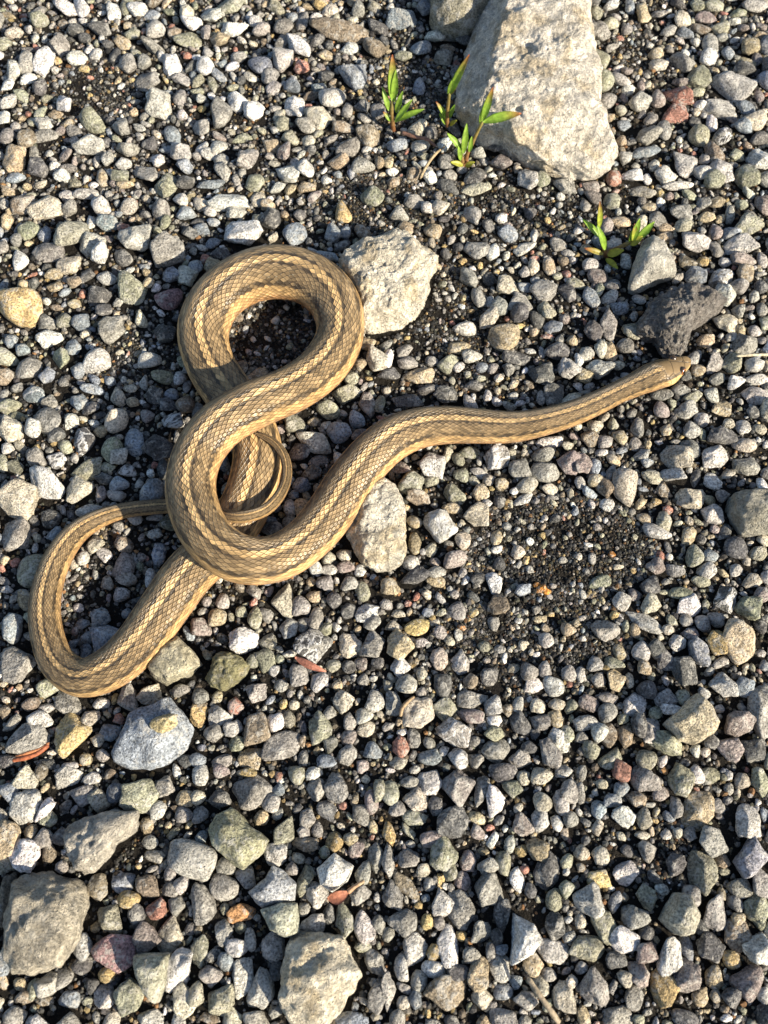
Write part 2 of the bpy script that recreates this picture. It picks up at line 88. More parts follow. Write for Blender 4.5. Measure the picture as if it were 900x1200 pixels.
(675,1050): """90 430 130 160 -10 g;235 385 70 80 30 e;300 360 95 130 0 p;415 430 150 170 0 y;440 285 105 180 0 lv;535 380 120 140 -25 p;655 380 80 110 -10 t;805 410 135 180 -20 p;590 480 80 90 0 t;275 480 110 100 0 g;735 300 80 80 0 y;25 335 60 60 0 l;185 300 110 80 0 d;660 470 60 60 0 n;730 475 90 80 0 d;880 470 60 90 0 l;200 570 140 90 0 g;520 580 120 80 0 d""",
}
# larger rocks: outline, height (mm), colour, name-giving label, rough, cuts
ROCKS = [
 ("pale_rock", [(580,-40),(568,10),(548,52),(539,85),(536,130),(560,150),(600,178),(640,196),(692,200),(722,190),(717,172),(700,138),(696,96),(692,20),(690,-40)], 26, (.70,.64,.54), .9, "large pale buff rock with a bluish flank behind the seedlings"),
 ("pale_rock", [(396,305),(426,290),(465,278),(501,283),(511,301),(506,344),(497,361),(472,383),(440,388),(426,383),(422,365),(401,322)], 15, (.66,.60,.48), 1.0, "chunky cream rock with crumbly surface touching the snake's upper coil"),
 ("pale_rock", [(398,628),(415,590),(440,558),(456,556),(470,590),(478,625),(470,655),(448,668),(425,660)], 10, (.66,.61,.50), .8, "pale flat rock half under the snake's middle bend"),
 ("pitted_rock", [(336,1104),(347,1095),(375,1093),(405,1096),(413,1118),(428,1142),(416,1163),(404,1180),(385,1194),(345,1194),(328,1172),(329,1150),(335,1125)], 13, (.70,.63,.49), 1.0, "buff pitted rock with ochre staining below the white diamond stone"),
 ("layered_rock", [(20,1030),(42,1015),(62,1022),(86,1030),(101,1060),(92,1100),(75,1128),(45,1143),(22,1140),(8,1115),(14,1070)], 16, (.40,.36,.285), .9, "large round grey-brown rock with flaky layered top"),
 ("slate_rock", [(130,884),(142,855),(155,835),(175,828),(200,815),(212,832),(230,852),(222,880),(198,895),(175,903),(150,903),(135,895)], 10, (.27,.295,.325), .35, "flat blue-grey slab of slate with a yellowish crumb on top"),
 ("grey_rock", [(82,968),(105,957),(135,948),(162,952),(160,975),(140,990),(125,1012),(108,1028),(95,1030),(84,1010),(76,995)], 11, (.46,.42,.35), .9, "lumpy grey rock between the greenish stone and the round layered rock"),
 ("olive_stone", [(247,972),(255,955),(270,945),(290,965),(317,985),(308,998),(285,1018),(272,1010),(252,990)], 12, (.30,.29,.19), .35, "large smooth olive-green stone above the orange-brown pebble"),
 ("olive_stone", [(500,-30),(505,25),(520,36),(545,40),(562,32),(576,12),(582,-30)], 18, (.25,.23,.17), .3, "big dark olive stone beside the large pale rock"),
 ("tan_rock", [(170,790),(188,762),(208,746),(226,762),(234,778),(222,792),(192,806)], 11, (.46,.42,.30), .7, "tan rough-faced stone touching the snake's lower bend"),
 ("mossy_rock", [(240,795),(250,770),(258,758),(280,765),(290,782),(278,800),(262,812),(245,805)], 9, (.26,.24,.13), 1.0, "mossy olive-brown rough rock next to the tan rough-faced stone by the snake's lower bend"),
 ("grey_rock", [(737,338),(740,320),(750,286),(763,281),(785,300),(791,318),(770,328),(743,340)], 13, (.50,.48,.42), .5, "pale grey triangular rock standing beside the small seedling"),
 ("grey_rock", [(855,580),(866,576),(883,574),(910,576),(925,600),(920,622),(895,624),(872,622),(857,603)], 11, (.33,.31,.25), .6, "broad grey-olive flat-topped stone, wider than the gravel around it"),
 ("tan_rock", [(779,848),(800,830),(816,811),(828,825),(838,848),(834,860),(815,870),(795,866)], 13, (.44,.38,.27), .35, "tan triangular stone with a clean split face"),
 ("pale_stone", [(372,1018),(392,1000),(415,1015),(408,1033),(390,1045),(377,1035)], 9, (.68,.66,.60), .25, "white diamond-shaped flat stone beside the red dead leaf"),
 ("slate_stone", [(291,1045),(312,1030),(320,1015),(332,1022),(347,1035),(348,1056),(325,1060),(308,1064)], 8, (.38,.39,.40), .4, "pale blue-grey flat stone leaning on the greenish slab"),
 ("olive_stone", [(306,1065),(330,1057),(347,1060),(349,1080),(350,1092),(335,1098),(315,1090)], 10, (.40,.40,.31), .3, "pale greenish smooth slab stone above the buff pitted rock"),
 ("white_rock", [(602,1070),(625,1080),(635,1100),(623,1117),(598,1132)], 10, (.68,.66,.62), .4, "white triangular rock with a grainy face"),
 ("slate_stone", [(862,1010),(882,975),(899,1005),(885,1025),(872,1030)], 6, (.36,.35,.38), .4, "flat bluish-mauve stone under the pale rough stone"),
 ("grey_stone", [(774,1078),(792,1047),(805,1050),(815,1070),(810,1095),(792,1098)], 12, (.36,.34,.27), .3, "smooth olive-grey triangular stone among darker angular gravel"),
 ("olive_stone", [(160,1120),(200,1117),(195,1150),(185,1175),(172,1162),(163,1140)], 12, (.34,.33,.25), .3, "smooth grey-olive heart-shaped stone beside the white lump"),
]
# ---------------------------------------------------------------- helpers
rng = np.random.default_rng(7)

def at(px, py, z=0.0):
    """survey pixel -> point of the place at height z"""
    a, b = (px - 450) / FPX, -(py - 600) / FPX
    d = np.array([a, b * math.cos(TILT) + math.sin(TILT), b * math.sin(TILT) - math.cos(TILT)])
    return CAM + d * ((z - CAM[2]) / d[2])

def pxsize(px, py):
    """metres per survey pixel at that spot of the ground"""
    p = at(px, py) - CAM
    return (p[1] * math.sin(TILT) - p[2] * math.cos(TILT)) / FPX

_perm = np.random.default_rng(3).random(4096)
def vnoise(p, seed=0):
    i = np.floor(p).astype(np.int64)
    f = p - i
    f = f * f * (3 - 2 * f)
    def h(a, b, c):
        return _perm[((a * 73856093) ^ (b * 19349663) ^ (c * 83492791) ^ (seed * 2654435)) & 4095]
    x, y, z = i[:, 0], i[:, 1], i[:, 2]
    fx, fy, fz = f[:, 0], f[:, 1], f[:, 2]
    def l(a, b, t): return a + (b - a) * t
    return l(l(l(h(x, y, z), h(x+1, y, z), fx), l(h(x, y+1, z), h(x+1, y+1, z), fx), fy),
             l(l(h(x, y, z+1), h(x+1, y, z+1), fx), l(h(x, y+1, z+1), h(x+1, y+1, z+1), fx), fy), fz) * 2 - 1

def fbm(p, octv=3, seed=0, gain=.5):
    s, a = 0, 1
    for k in range(octv):
        s = s + a * vnoise(p * 2 ** k + 17.3 * k, seed + k)
        a *= gain
    return s

def ico(sub):
    bm = bmesh.new()
    bmesh.ops.create_icosphere(bm, subdivisions=sub, radius=1)
    bm.verts.ensure_lookup_table()
    v = np.array([x.co[:] for x in bm.verts])
    f = np.array([[q.index for q in t.verts] for t in bm.faces])
    bm.free()
    return v / np.linalg.norm(v, axis=1)[:, None], f
ICO = {k: ico(k) for k in (1, 2, 3, 4, 5, 6, 7)}

def mesh_np(name, v, f, smooth=True, col=None, mat=None):
    """triangles or quads from arrays"""
    me = bpy.data.meshes.new(name)
    n, k = f.shape
    me.vertices.add(len(v)); me.loops.add(n * k); me.polygons.add(n)
    me.vertices.foreach_set('co', np.ascontiguousarray(v, dtype=np.float32).ravel())
    me.loops.foreach_set('vertex_index', f.astype(np.int32).ravel())
    me.polygons.foreach_set('loop_start', np.arange(0, n * k, k, dtype=np.int32))
    me.polygons.foreach_set('use_smooth', np.full(n, smooth))
    me.update()
    if col is not None:
        a = me.attributes.new('tint', 'FLOAT_COLOR', 'POINT')
        a.data.foreach_set('color', np.ascontiguousarray(col, dtype=np.float32).ravel())
    if mat: me.materials.append(mat)
    return me

def obj(name, me, parent=None, loc=None):
    o = bpy.data.objects.new(name, me)
    COL.objects.link(o)
    if parent: o.parent = parent
    if loc is not None: o.location = loc
    return o

def tag(o, label, cat=None, group=None, kind=None):
    if label: o['label'] = label
    if cat: o['category'] = cat
    if group: o['group'] = group
    if kind: o['kind'] = kind
    return o

# ---------------------------------------------------------------- materials
class NT:
    def __init__(self, name):
        self.m = bpy.data.materials.new(name)
        self.m.use_nodes = True
        self.t = self.m.node_tree
        self.t.nodes.clear()
        self.out = self.n("ShaderNodeOutputMaterial")
    def n(self, typ, **kw):
        x = self.t.nodes.new(typ)
        for k, v in kw.items(): setattr(x, k, v)
        return x
    def set(self, sock, v):
        if hasattr(v, 'is_linked'): self.t.links.new(v, sock)
        else: sock.default_value = v
    def math(self, op, a, b=0.0, c=None, clamp=False):
        x = self.n("ShaderNodeMath", operation=op, use_clamp=clamp)
        self.set(x.inputs[0], a); self.set(x.inputs[1], b)
        if c is not None: self.set(x.inputs[2], c)
        return x.outputs[0]
    def noise(self, vec, scale, detail=3, rough=.55, dist=0):
        x = self.n("ShaderNodeTexNoise")
        self.set(x.inputs['Vector'], vec)
        x.inputs['Scale'].default_value = scale; x.inputs['Detail'].default_value = detail
        x.inputs['Roughness'].default_value = rough; x.inputs['Distortion'].default_value = dist
        return x.outputs[0]
    def mix(self, f, a, b, mode='MIX'):
        x = self.n("ShaderNodeMix", data_type='RGBA', blend_type=mode)
        self.set(x.inputs[0], f); self.set(x.inputs[6], a); self.set(x.inputs[7], b)
        return x.outputs[2]
    def step(self, v, lo, hi, a=0.0, b=1.0):
        x = self.n("ShaderNodeMapRange", interpolation_type='SMOOTHSTEP')
        self.set(x.inputs[0], v); self.set(x.inputs[1], lo); self.set(x.inputs[2], hi)
        self.set(x.inputs[3], a); self.set(x.inputs[4], b)
        return x.outputs[0]
    def grey(self, v):
        x = self.n("ShaderNodeCombineColor")
        for i in range(3): self.set(x.inputs[i], v)
        return x.outputs[0]
    def bsdf(self, color, rough, bump=None, strength=.5, dist=.0003, spec=.3):
        b = self.n("ShaderNodeBsdfPrincipled")
        self.set(b.inputs['Base Color'], color); self.set(b.inputs['Roughness'], rough)
        self.set(b.inputs['Specular IOR Level'], spec)
        if bump is not None:
            u = self.n("ShaderNodeBump")
            u.inputs['Strength'].default_value = strength; u.inputs['Distance'].default_value = dist
            self.set(u.inputs['Height'], bump)
            self.t.links.new(u.outputs[0], b.inputs['Normal'])
        self.t.links.new(b.outputs[0], self.out.inputs[0])
        return b

def stone_material(name, crust=.5, bump=.55, depth=.0015, lumps=0.0, salt=(.36, 1.62)):
    m = NT(name)
    at_ = m.n("ShaderNodeAttribute", attribute_name='tint')
    tc = m.n("ShaderNodeTexCoord"); oi = m.n("ShaderNodeObjectInfo")
    off = m.n("ShaderNodeVectorMath", operation='ADD')
    m.t.links.new(tc.outputs['Object'], off.inputs[0])
    sc = m.math('MULTIPLY', oi.outputs['Random'], 7.0)
    m.t.links.new(sc, off.inputs[1])
    v = off.outputs[0]
    n1 = m.noise(v, 190, 4, .6, .4)
    n2 = m.noise(v, 1150, 4, .7)
    n3 = m.noise(v, 520, 3, .6, .8)
    n4 = m.noise(v, 130, 5, .62, 1.2)
    c = m.mix(1.0, at_.outputs['Color'], m.grey(m.step(n1, .28, .72, .66, 1.3)), 'MULTIPLY')
    c = m.mix(1.0, c, m.grey(m.step(n2, .3, .7, *salt)), 'MULTIPLY')
    # pale lime crust with a shape of its own
    cr = m.math('MULTIPLY', m.step(m.math('ADD', m.math('MULTIPLY', n3, .55), m.math('MULTIPLY', n4, .6)), .58, .68), crust)
    c = m.mix(cr, c, (.52, .50, .45, 1))
    # dark pits
    vo = m.n("ShaderNodeTexVoronoi", feature='F1'); vo.inputs['Scale'].default_value = 800
    m.t.links.new(v, vo.inputs['Vector'])
    pit = m.math('MULTIPLY', m.step(vo.outputs['Distance'], .30, .12), m.step(n3, .45, .62))
    c = m.mix(m.math('MULTIPLY', pit, .65), c, (.05, .045, .04, 1))
    # pale veins on the stones that have them
    ve = m.math('ABSOLUTE', m.math('SUBTRACT', n4, .5))
    vein = m.math('MULTIPLY', m.step(ve, .05, .015), at_.outputs['Alpha'])
    c = m.mix(vein, c, (.66, .65, .63, 1))
    h = m.math('ADD', m.math('MULTIPLY', n2, .6), m.math('MULTIPLY', n3, .7))
    h = m.math('SUBTRACT', h, m.math('MULTIPLY', pit, .6))
    if lumps:
        n5 = m.noise(v, 300, 6, .68, .6)
        h = m.math('ADD', h, m.math('MULTIPLY', m.step(n5, .3, .7), lumps))
        c = m.mix(1.0, c, m.grey(m.step(n5, .30, .55, .82, 1.06)), 'MULTIPLY')
    m.bsdf(c, m.step(n1, .3, .7, .72, .95), h, bump, depth, .25)
    return m.m

M_STONE = stone_material("gravel_stone", .55, .8, .0021)
M_ROCK = stone_material("crumbly_rock", .30, 1.0, .0011, 1.2, (.62, 1.36))

def soil_material():
    m = NT("dark_soil")
    tc = m.n("ShaderNodeTexCoord"); v = tc.outputs['Object']
    n1 = m.noise(v, 60, 4); n2 = m.noise(v, 900, 4, .7)
    c = m.mix(n1, (.010, .009, .008, 1), (.024, .021, .017, 1))
    c = m.mix(m.step(n2, .55, .75), c, (.06, .052, .042, 1))
    n3 = m.noise(v, 230, 5, .65)
    m.bsdf(c, .95, m.math('ADD', m.math('MULTIPLY', n2, .35), n3), 1.0, .0035, .15)
    return m.m
M_SOIL = soil_material()

def grit_material():
    m = NT("fine_grit")
    a = m.n("ShaderNodeAttribute", attribute_name='tint')
    tc = m.n("ShaderNodeTexCoord")
    n2 = m.noise(tc.outputs['Object'], 1500, 3, .7)
    c = m.mix(1.0, a.outputs['Color'], m.grey(m.step(n2, .3, .7, .55, 1.4)), 'MULTIPLY')
    m.bsdf(c, .8, n2, .4, .0005, .3)
    return m.m
M_GRIT = grit_material()

# ---------------------------------------------------------------- ground
def axis(lo, hi, stp, far):
    core = np.arange(lo, hi + stp / 2, stp)
    k = np.geomspace(.01, far, 22)
    return np.concatenate([lo - k[::-1], core, hi + k])
gx, gy = axis(-.34, .34, .004, 25), axis(-.28, .44, .004, 25)
GX, GY = np.meshgrid(gx, gy)
P = np.stack([GX.ravel(), GY.ravel(), np.zeros(GX.size)], 1)

def ground_z(x, y):
    p = np.stack([np.atleast_1d(x), np.atleast_1d(y), np.zeros(np.size(x))], 1)
    return .0011 * fbm(p * 60, 3, 5) - .0006
P[:, 2] = ground_z(P[:, 0], P[:, 1])
nx, ny = len(gx), len(gy)
I = np.arange(nx * ny).reshape(ny, nx)
Fq = np.stack([I[:-1, :-1].ravel(), I[:-1, 1:].ravel(), I[1:, 1:].ravel(), I[1:, :-1].ravel()], 1)
g = obj('ground', mesh_np('ground', P, Fq, True, None, M_SOIL))
tag(g, 'dark damp soil showing between the gravel stones', None, None, 'structure')
# ---------------------------------------------------------------- the snake
# survey of its spine from snout to tail tip: x, y, half width (px), lift over what lies beneath (mm)
SPINE = [(806.5,422,3.2,0),(804,423.5,7,0),(799.5,426,9.8,0),(790,431,13,0),(777,437,16.2,0),(763,442,16.8,0),(746,450,14.6,0),(727,458.5,13.4,0),(700,472,14.2,0),(673,483.5,15.4,0),(640,493.5,16.8,0),
(602,500.5,18.8,0),(560,499.5,21,0),(525,498,23,0),(490,502,24.8,0),(460,514,26.6,0),(432,538,27.5,0),(408,568,28,0),(386,602,28,1),(358,634,28.2,4),(318,656,28.5,9),
(280,655,29,13),(248,634,29.2,14.5),(230,604,29.5,13),(223,568,29.2,11),(232,532,29.2,11.5),(257,499,29.2,14),(297,475,29,15),(343,456,28.5,10),(380,428,28,4.5),
(399,388,28.5,1),(390,350,30,0),(360,326,31.5,0),(322,319,32.5,0),(285,328,32,0),(255,350,31,0),(238,386,30,0),(246,426,29,0),(266,458,29,0),(290,492,29,0),
(302,528,29.5,0),(298,562,29.5,0),(282,604,29.5,0),(256,640,29.5,0),(224,669,30,0),(194,710,29.5,0),(162,754,28,0),(128,784,26,0),(96,795,23.2,0),(70,780,20.8,0),
(56,748,19.2,0),(52,712,18.5,0),(57,682,17.6,0),(70,650,16,0),(92,622,13.5,0),(118,607,11.2,0),(142,599,9.5,0),(170,595,9.1,.3),(198,593,8.8,1.5),(228,594,8.5,4.5),
(258,602,8,11),(285,606,7.6,16),(310,599,7.2,15.5),(327,582,6.8,13),(336,560,6.3,11),(335,538,5.6,11.5),(325,521,4.8,13.5),(310,511,3.6,15),(299,508,1.2,15.2)]
BASE = .0022
def spine_points():
    pts, wid, pix = [], [], []
    for x, y, hw, lift in SPINE:
        s = MM_PX
        for _ in range(4):
            a = hw * s
            zc = BASE + .72 * .86 * a + lift / 1000
            p = at(x, y, zc)
            q = p - CAM
            s = (q[1] * math.sin(TILT) - q[2] * math.cos(TILT)) / FPX
        pts.append(p); wid.append(hw * s); pix.append((x, y))
    pts, wid = np.array(pts), np.array(wid)
    # the layers lean on each other: smooth the heights a little
    return pts, wid
sp, sw = spine_points()
def catmull(arr, par, q):
    """centripetal-like Hermite interpolation over chord length"""
    m = np.gradient(arr, par, axis=0)
    k = np.clip(np.searchsorted(par, q, 'right') - 1, 0, len(par) - 2)
    h = par[k + 1] - par[k]
    t = (q - par[k]) / h
    if arr.ndim > 1: t, h = t[:, None], h[:, None]
    return ((2*t**3 - 3*t**2 + 1) * arr[k] + (t**3 - 2*t**2 + t) * h * m[k] + (-2*t**3 + 3*t**2) * arr[k+1] + (t**3 - t**2) * h * m[k+1])
par = np.concatenate([[0], np.cumsum(np.linalg.norm(np.diff(sp, axis=0), axis=1))])
NS = 1800
q = np.concatenate([np.linspace(0, .016, 90)[:-1], np.linspace(.016, par[-1], NS - 89)])
C = catmull(sp, par, q)
A = np.maximum(catmull(sw, par, q), .0003)
A *= 1 + .018 * vnoise(np.stack([q * 70, q * 0, q * 0 + 4], 1), 8) * np.clip(q / .05, 0, 1)
ker = np.exp(-.5 * (np.arange(-14, 15) / 6) ** 2); ker /= ker.sum()
for ax in range(3):
    e = np.pad(C[:, ax], 14, mode='reflect', reflect_type='odd')
    C[:, ax] = np.convolve(e, ker, 'valid')
T = np.gradient(C, axis=0); T /= np.linalg.norm(T, axis=1)[:, None]
UP = np.tile([0, 0, 1.0], (NS, 1))
D = UP - T * (T[:, 2:3]); D /= np.linalg.norm(D, axis=1)[:, None]
S = np.cross(T, D)                       # to the snake's own left/right
ds = np.concatenate([[0], np.cumsum(np.linalg.norm(np.diff(C, axis=0), axis=1))])
SNOUT = ds.copy()
# head: flatter, blunt; body a little higher than half a circle, belly flat
headf = np.clip(1 - (ds - .008) / .012, 0, 1)
B = A * (.90 - .16 * headf)
first = int(np.searchsorted(ds, .004))
B[:first] = A[:first] * (.74 + .2 * (1 - ds[:first] / .004))
C[:, 2] -= (.72 * .86 * A - .72 * B) * (headf > 0)
NR = 76
phi = np.linspace(-math.pi, math.pi, NR, endpoint=False)
sn, cs = np.sin(phi), np.cos(phi)
# spine slightly peaked, flanks full, belly flattened
px_ = np.sign(sn) * np.abs(sn) ** .92
pz_ = np.where(cs > 0, cs ** 1.0, -np.abs(cs) ** .8 * .72)
V = C[:, None, :] + S[:, None, :] * (A[:, None] * px_[None])[..., None] + D[:, None, :] * (B[:, None] * pz_[None])[..., None]
# snout cap: pull in the first ring to a point
nrm = V - C[:, None, :]
# brow ridge over the eyes and jaw swelling
hs = ds[:, None]
brow = np.exp(-((hs - .0078) / .0022) ** 2) * np.exp(-((np.abs(phi)[None] - R(52)) / .25) ** 2) * .00055
jaw = np.exp(-((hs - .0125) / .0035) ** 2) * np.exp(-((np.abs(phi)[None] - R(92)) / .35) ** 2) * .0007
lipg = -np.exp(-((np.abs(phi)[None] - R(100)) / .07) ** 2) * .0004 * np.clip(1 - (hs - .011) / .004, 0, 1)
V += nrm / np.linalg.norm(nrm, axis=2)[..., None] * (brow + jaw + lipg)[..., None]
tip0 = C[0] - T[0] * .0009 - D[0] * .0003
tip1 = C[-1] + T[-1] * .001
vv = np.concatenate([V.reshape(-1, 3), [tip0, tip1]])
J = np.arange(NS * NR).reshape(NS, NR)
Jn = np.roll(J, -1, axis=1)
Fq = np.stack([J[:-1].ravel(), J[1:].ravel(), Jn[1:].ravel(), Jn[:-1].ravel()], 1)
me = bpy.data.meshes.new('snake')
faces = Fq.tolist() + [[int(Jn[0, k]), NS * NR, int(J[0, k])][::-1] for k in range(NR)] + [[int(J[-1, k]), NS * NR + 1, int(Jn[-1, k])][::-1] for k in range(NR)]
me.from_pydata(vv.tolist(), [], faces)
me.polygons.foreach_set('use_smooth', np.ones(len(me.polygons), bool))
# measures on the skin: scale count along the body, degrees from the spine line, metres from the snout
step_len = np.maximum(.36 * A, .0008)
U = np.concatenate([[0], np.cumsum(np.diff(ds) / ((step_len[1:] + step_len[:-1]) / 2))])
def fattr(name, data):
    a = me.attributes.new(name, 'FLOAT', 'POINT'); a.data.foreach_set('value', data.astype(np.float32))
fattr('scale_u', np.concatenate([np.repeat(U, NR), [U[0], U[-1]]]))
fattr('row_x', np.concatenate([np.tile(sn, NS), [0, 0]]))
fattr('row_y', np.concatenate([np.tile(cs, NS), [1, 1]]))
fattr('from_snout', np.concatenate([np.repeat(ds, NR), [0, ds[-1]]]))

def snake_material():
    m = NT("snake_skin")
    def A_(n): return m.n("ShaderNodeAttribute", attribute_name=n).outputs['Fac']
    u, rx, ry, hs = A_('scale_u'), A_('row_x'), A_('row_y'), A_('from_snout')
    ang = m.math('DIVIDE', m.math('ARCTAN2', rx, ry), math.pi)            # -1..1, 0 at the spine
    aa = m.math('MULTIPLY', m.math('ABSOLUTE', ang), 180)                 # degrees
    tc = m.n("ShaderNodeTexCoord"); pos = tc.outputs['Object']
    wob = m.math('MULTIPLY', m.math('SUBTRACT', m.noise(pos, 170, 3), .5), .55)
    v = m.math('ADD', m.math('MULTIPLY', ang, 18.0), wob)                 # 36 half rows right round
    uu = m.math('ADD', u, m.math('MULTIPLY', wob, .8))
    def cell(du, dv):
        a = m.math('ADD', uu, du); b = m.math('ADD', v, dv)
        ia, ib = m.math('FLOOR', a), m.math('FLOOR', b)
        fa = m.math('SUBTRACT', m.math('SUBTRACT', a, ia), .5); fb = m.math('SUBTRACT', m.math('SUBTRACT', b, ib), .5)
        d = m.math('ADD', m.math('POWER', m.math('MULTIPLY', m.math('ABSOLUTE', fa), 2), 1.25), m.math('POWER', m.math('MULTIPLY', m.math('ABSOLUTE', fb), 2), 1.25))
        return d, fa, fb, ia, ib
    d1, a1, b1, i1, j1 = cell(.5, .5)
    d2, a2, b2, i2, j2 = cell(0., 0.)
    first = m.math('LESS_THAN', d1, d2)
    def pick(x, y):
        return m.math('ADD', m.math('MULTIPLY', x, first), m.math('MULTIPLY', y, m.math('SUBTRACT', 1, first)))
    d, fa, fb, ci, cj = pick(d1, d2), pick(a1, a2), pick(b1, b2), pick(i1, i2), pick(j1, j2)
    # row the scale belongs to, in degrees from the spine (so colours change scale by scale)
    rowc = pick(m.math('ADD', j1, 0.0), m.math('ADD', j2, .5))
    rowdeg = m.math('ABSOLUTE', m.math('MULTIPLY', rowc, 180 / 18.0))
    cid = m.n("ShaderNodeCombineXYZ")
    m.set(cid.inputs[0], ci); m.set(cid.inputs[1], cj); m.set(cid.inputs[2], m.math('MULTIPLY', first, 7.3))
    wn = m.n("ShaderNodeTexWhiteNoise", noise_dimensions='3D'); m.t.links.new(cid.outputs[0], wn.inputs['Vector'])
    rnd = wn.outputs['Value']
    # ground colour by row
    ramp = m.n("ShaderNodeValToRGB"); ramp.color_ramp.interpolation = 'LINEAR'
    el = ramp.color_ramp.elements
    stops = [(0, (.72, .51, .25)), (5.5, (.68, .475, .225)), (8.5, (.18, .13, .07)), (12, (.22, .16, .09)), (15, (.31, .23, .127)),
             (46, (.35, .26, .143)), (51, (.22, .16, .085)), (55, (.25, .18, .095)), (60, (.58, .40, .185)), (80, (.62, .42, .19)), (94, (.50, .285, .12)), (110, (.50, .30, .135)), (125, (.58, .43, .25)), (180, (.62, .49, .32))]
    el[0].position = 0; el[0].color = (*stops[0][1], 1)
    el[1].position = 1; el[1].color = (*stops[-1][1], 1)
    for p, c in stops[1:-1]:
        e = el.new(p / 180); e.color = (*c, 1)
    deg = m.math('ADD', m.math('MULTIPLY', rowdeg, .42), m.math('MULTIPLY', aa, .58))
    m.set(ramp.inputs[0], m.math('DIVIDE', deg, 180))
    col = m.mix(1.0, ramp.outputs[0], m.grey(m.math('ADD', .58, m.math('MULTIPLY', rnd, .78))), 'MULTIPLY')
    # dark flecks: some scales beside the stripes are nearly black
    band = m.math('MAXIMUM', m.math('MULTIPLY', m.step(aa, 6, 8), m.step(aa, 17, 12)), m.math('MULTIPLY', m.step(aa, 40, 46), m.step(aa, 62, 57)))
    fleck = m.math('MULTIPLY', m.step(m.math('FRACT', m.math('MULTIPLY', rnd, 13.7)), .45, .55), band)
    col = m.mix(m.math('MULTIPLY', fleck, .8), col, (.045, .036, .026, 1))
    # skin between the scales: dark on the back, pale flecks on the stretched flanks
    seam = m.step(m.math('ADD', d, m.math('MULTIPLY', fa, .25)), .70, 1.0)
    nz = m.noise(pos, 700, 2)
    pale = m.math('MULTIPLY', m.step(nz, .54, .64), m.math('MULTIPLY', m.step(aa, 20, 30), m.step(aa, 66, 54)))
    skin = m.mix(pale, (.045, .036, .028, 1), (.50, .50, .42, 1))
    keep = m.math('MULTIPLY', m.step(aa, 58, 66, .92, .5), m.math('MULTIPLY', m.step(aa, 4, 9, .55, 1.0), m.step(m.noise(pos, 330, 2), .35, .6, .35, 1.0)))
    headm = m.step(m.math('ADD', hs, m.math('MULTIPLY', m.math('ABSOLUTE', m.math('SUBTRACT', aa, 30)), .00004)), .0190, .0155)                                       # 1 on the head
    body_col = m.mix(m.math('MULTIPLY', seam, keep), col, skin)
    # belly scutes: plain
    # head plates
    vo = m.n("ShaderNodeTexVoronoi", feature='DISTANCE_TO_EDGE'); vo.inputs['Scale'].default_value = 165; vo.inputs['Randomness'].default_value = .8
    m.t.links.new(pos, vo.inputs['Vector'])
    plate = m.step(vo.outputs['Distance'], .0, .045)
    top = m.mix(m.noise(pos, 420, 3), (.17, .122, .062, 1), (.32, .235, .122, 1))
    lip = m.mix(m.step(m.math('FRACT', m.math('MULTIPLY', hs, 420)), .90, .97), (.54, .40, .18, 1), (.20, .14, .07, 1))
    headc = m.mix(m.step(aa, 57, 63), m.mix(plate, (.09, .066, .04, 1), top), lip)
    streak = m.math('MULTIPLY', m.math('MULTIPLY', m.step(aa, 40, 46), m.step(aa, 60, 56)), m.step(hs, .0085, .0098))
    headc = m.mix(m.math('MULTIPLY', streak, .75), headc, (.05, .038, .026, 1))
    mouth = m.math('MULTIPLY', m.step(m.math('ABSOLUTE', m.math('SUBTRACT', aa, 100)), 4.5, 2), m.step(hs, .0145, .012))
    headc = m.mix(mouth, headc, (.04, .025, .02, 1))
    col = m.mix(headm, body_col, headc)
    dust = m.math('MULTIPLY', m.step(m.noise(pos, 95, 5, .65), .56, .72), .2)
    col = m.mix(dust, col, (.40, .345, .26, 1))
    col = m.mix(1.0, col, m.grey(m.step(m.noise(pos, 48, 3), .3, .7, .82, 1.14)), 'MULTIPLY')
    col = m.mix(1.0, col, (.90, .845, .80, 1), 'MULTIPLY')
    # relief: each scale lifts toward its tail end, with a keel
    keel = m.math('MULTIPLY', m.step(m.math('ABSOLUTE', fb), .11, .0), m.step(aa, 118, 100))
    hgt = m.math('ADD', m.math('MULTIPLY', m.step(d, 1.05, .55), .75), m.math('MULTIPLY', fa, .75))
    hgt = m.math('ADD', hgt, m.math('MULTIPLY', keel, .28))
    hgt = m.math('MULTIPLY', hgt, m.math('SUBTRACT', 1, headm))
    hgt = m.math('ADD', hgt, m.math('MULTIPLY', m.math('MULTIPLY', plate, headm), .3))
    hgt = m.math('ADD', hgt, m.math('MULTIPLY', m.noise(pos, 2200, 2), .12))
    b = m.bsdf(col, m.math('ADD', .34, m.math('MULTIPLY', seam, .3)), hgt, .8, .00075, .5)
    return m.m
me.materials.append(snake_material())
me.update()
snake = tag(obj('snake', me), 'slender brown snake with tan back stripe and side stripes, looped over itself on gravel', 'snake')

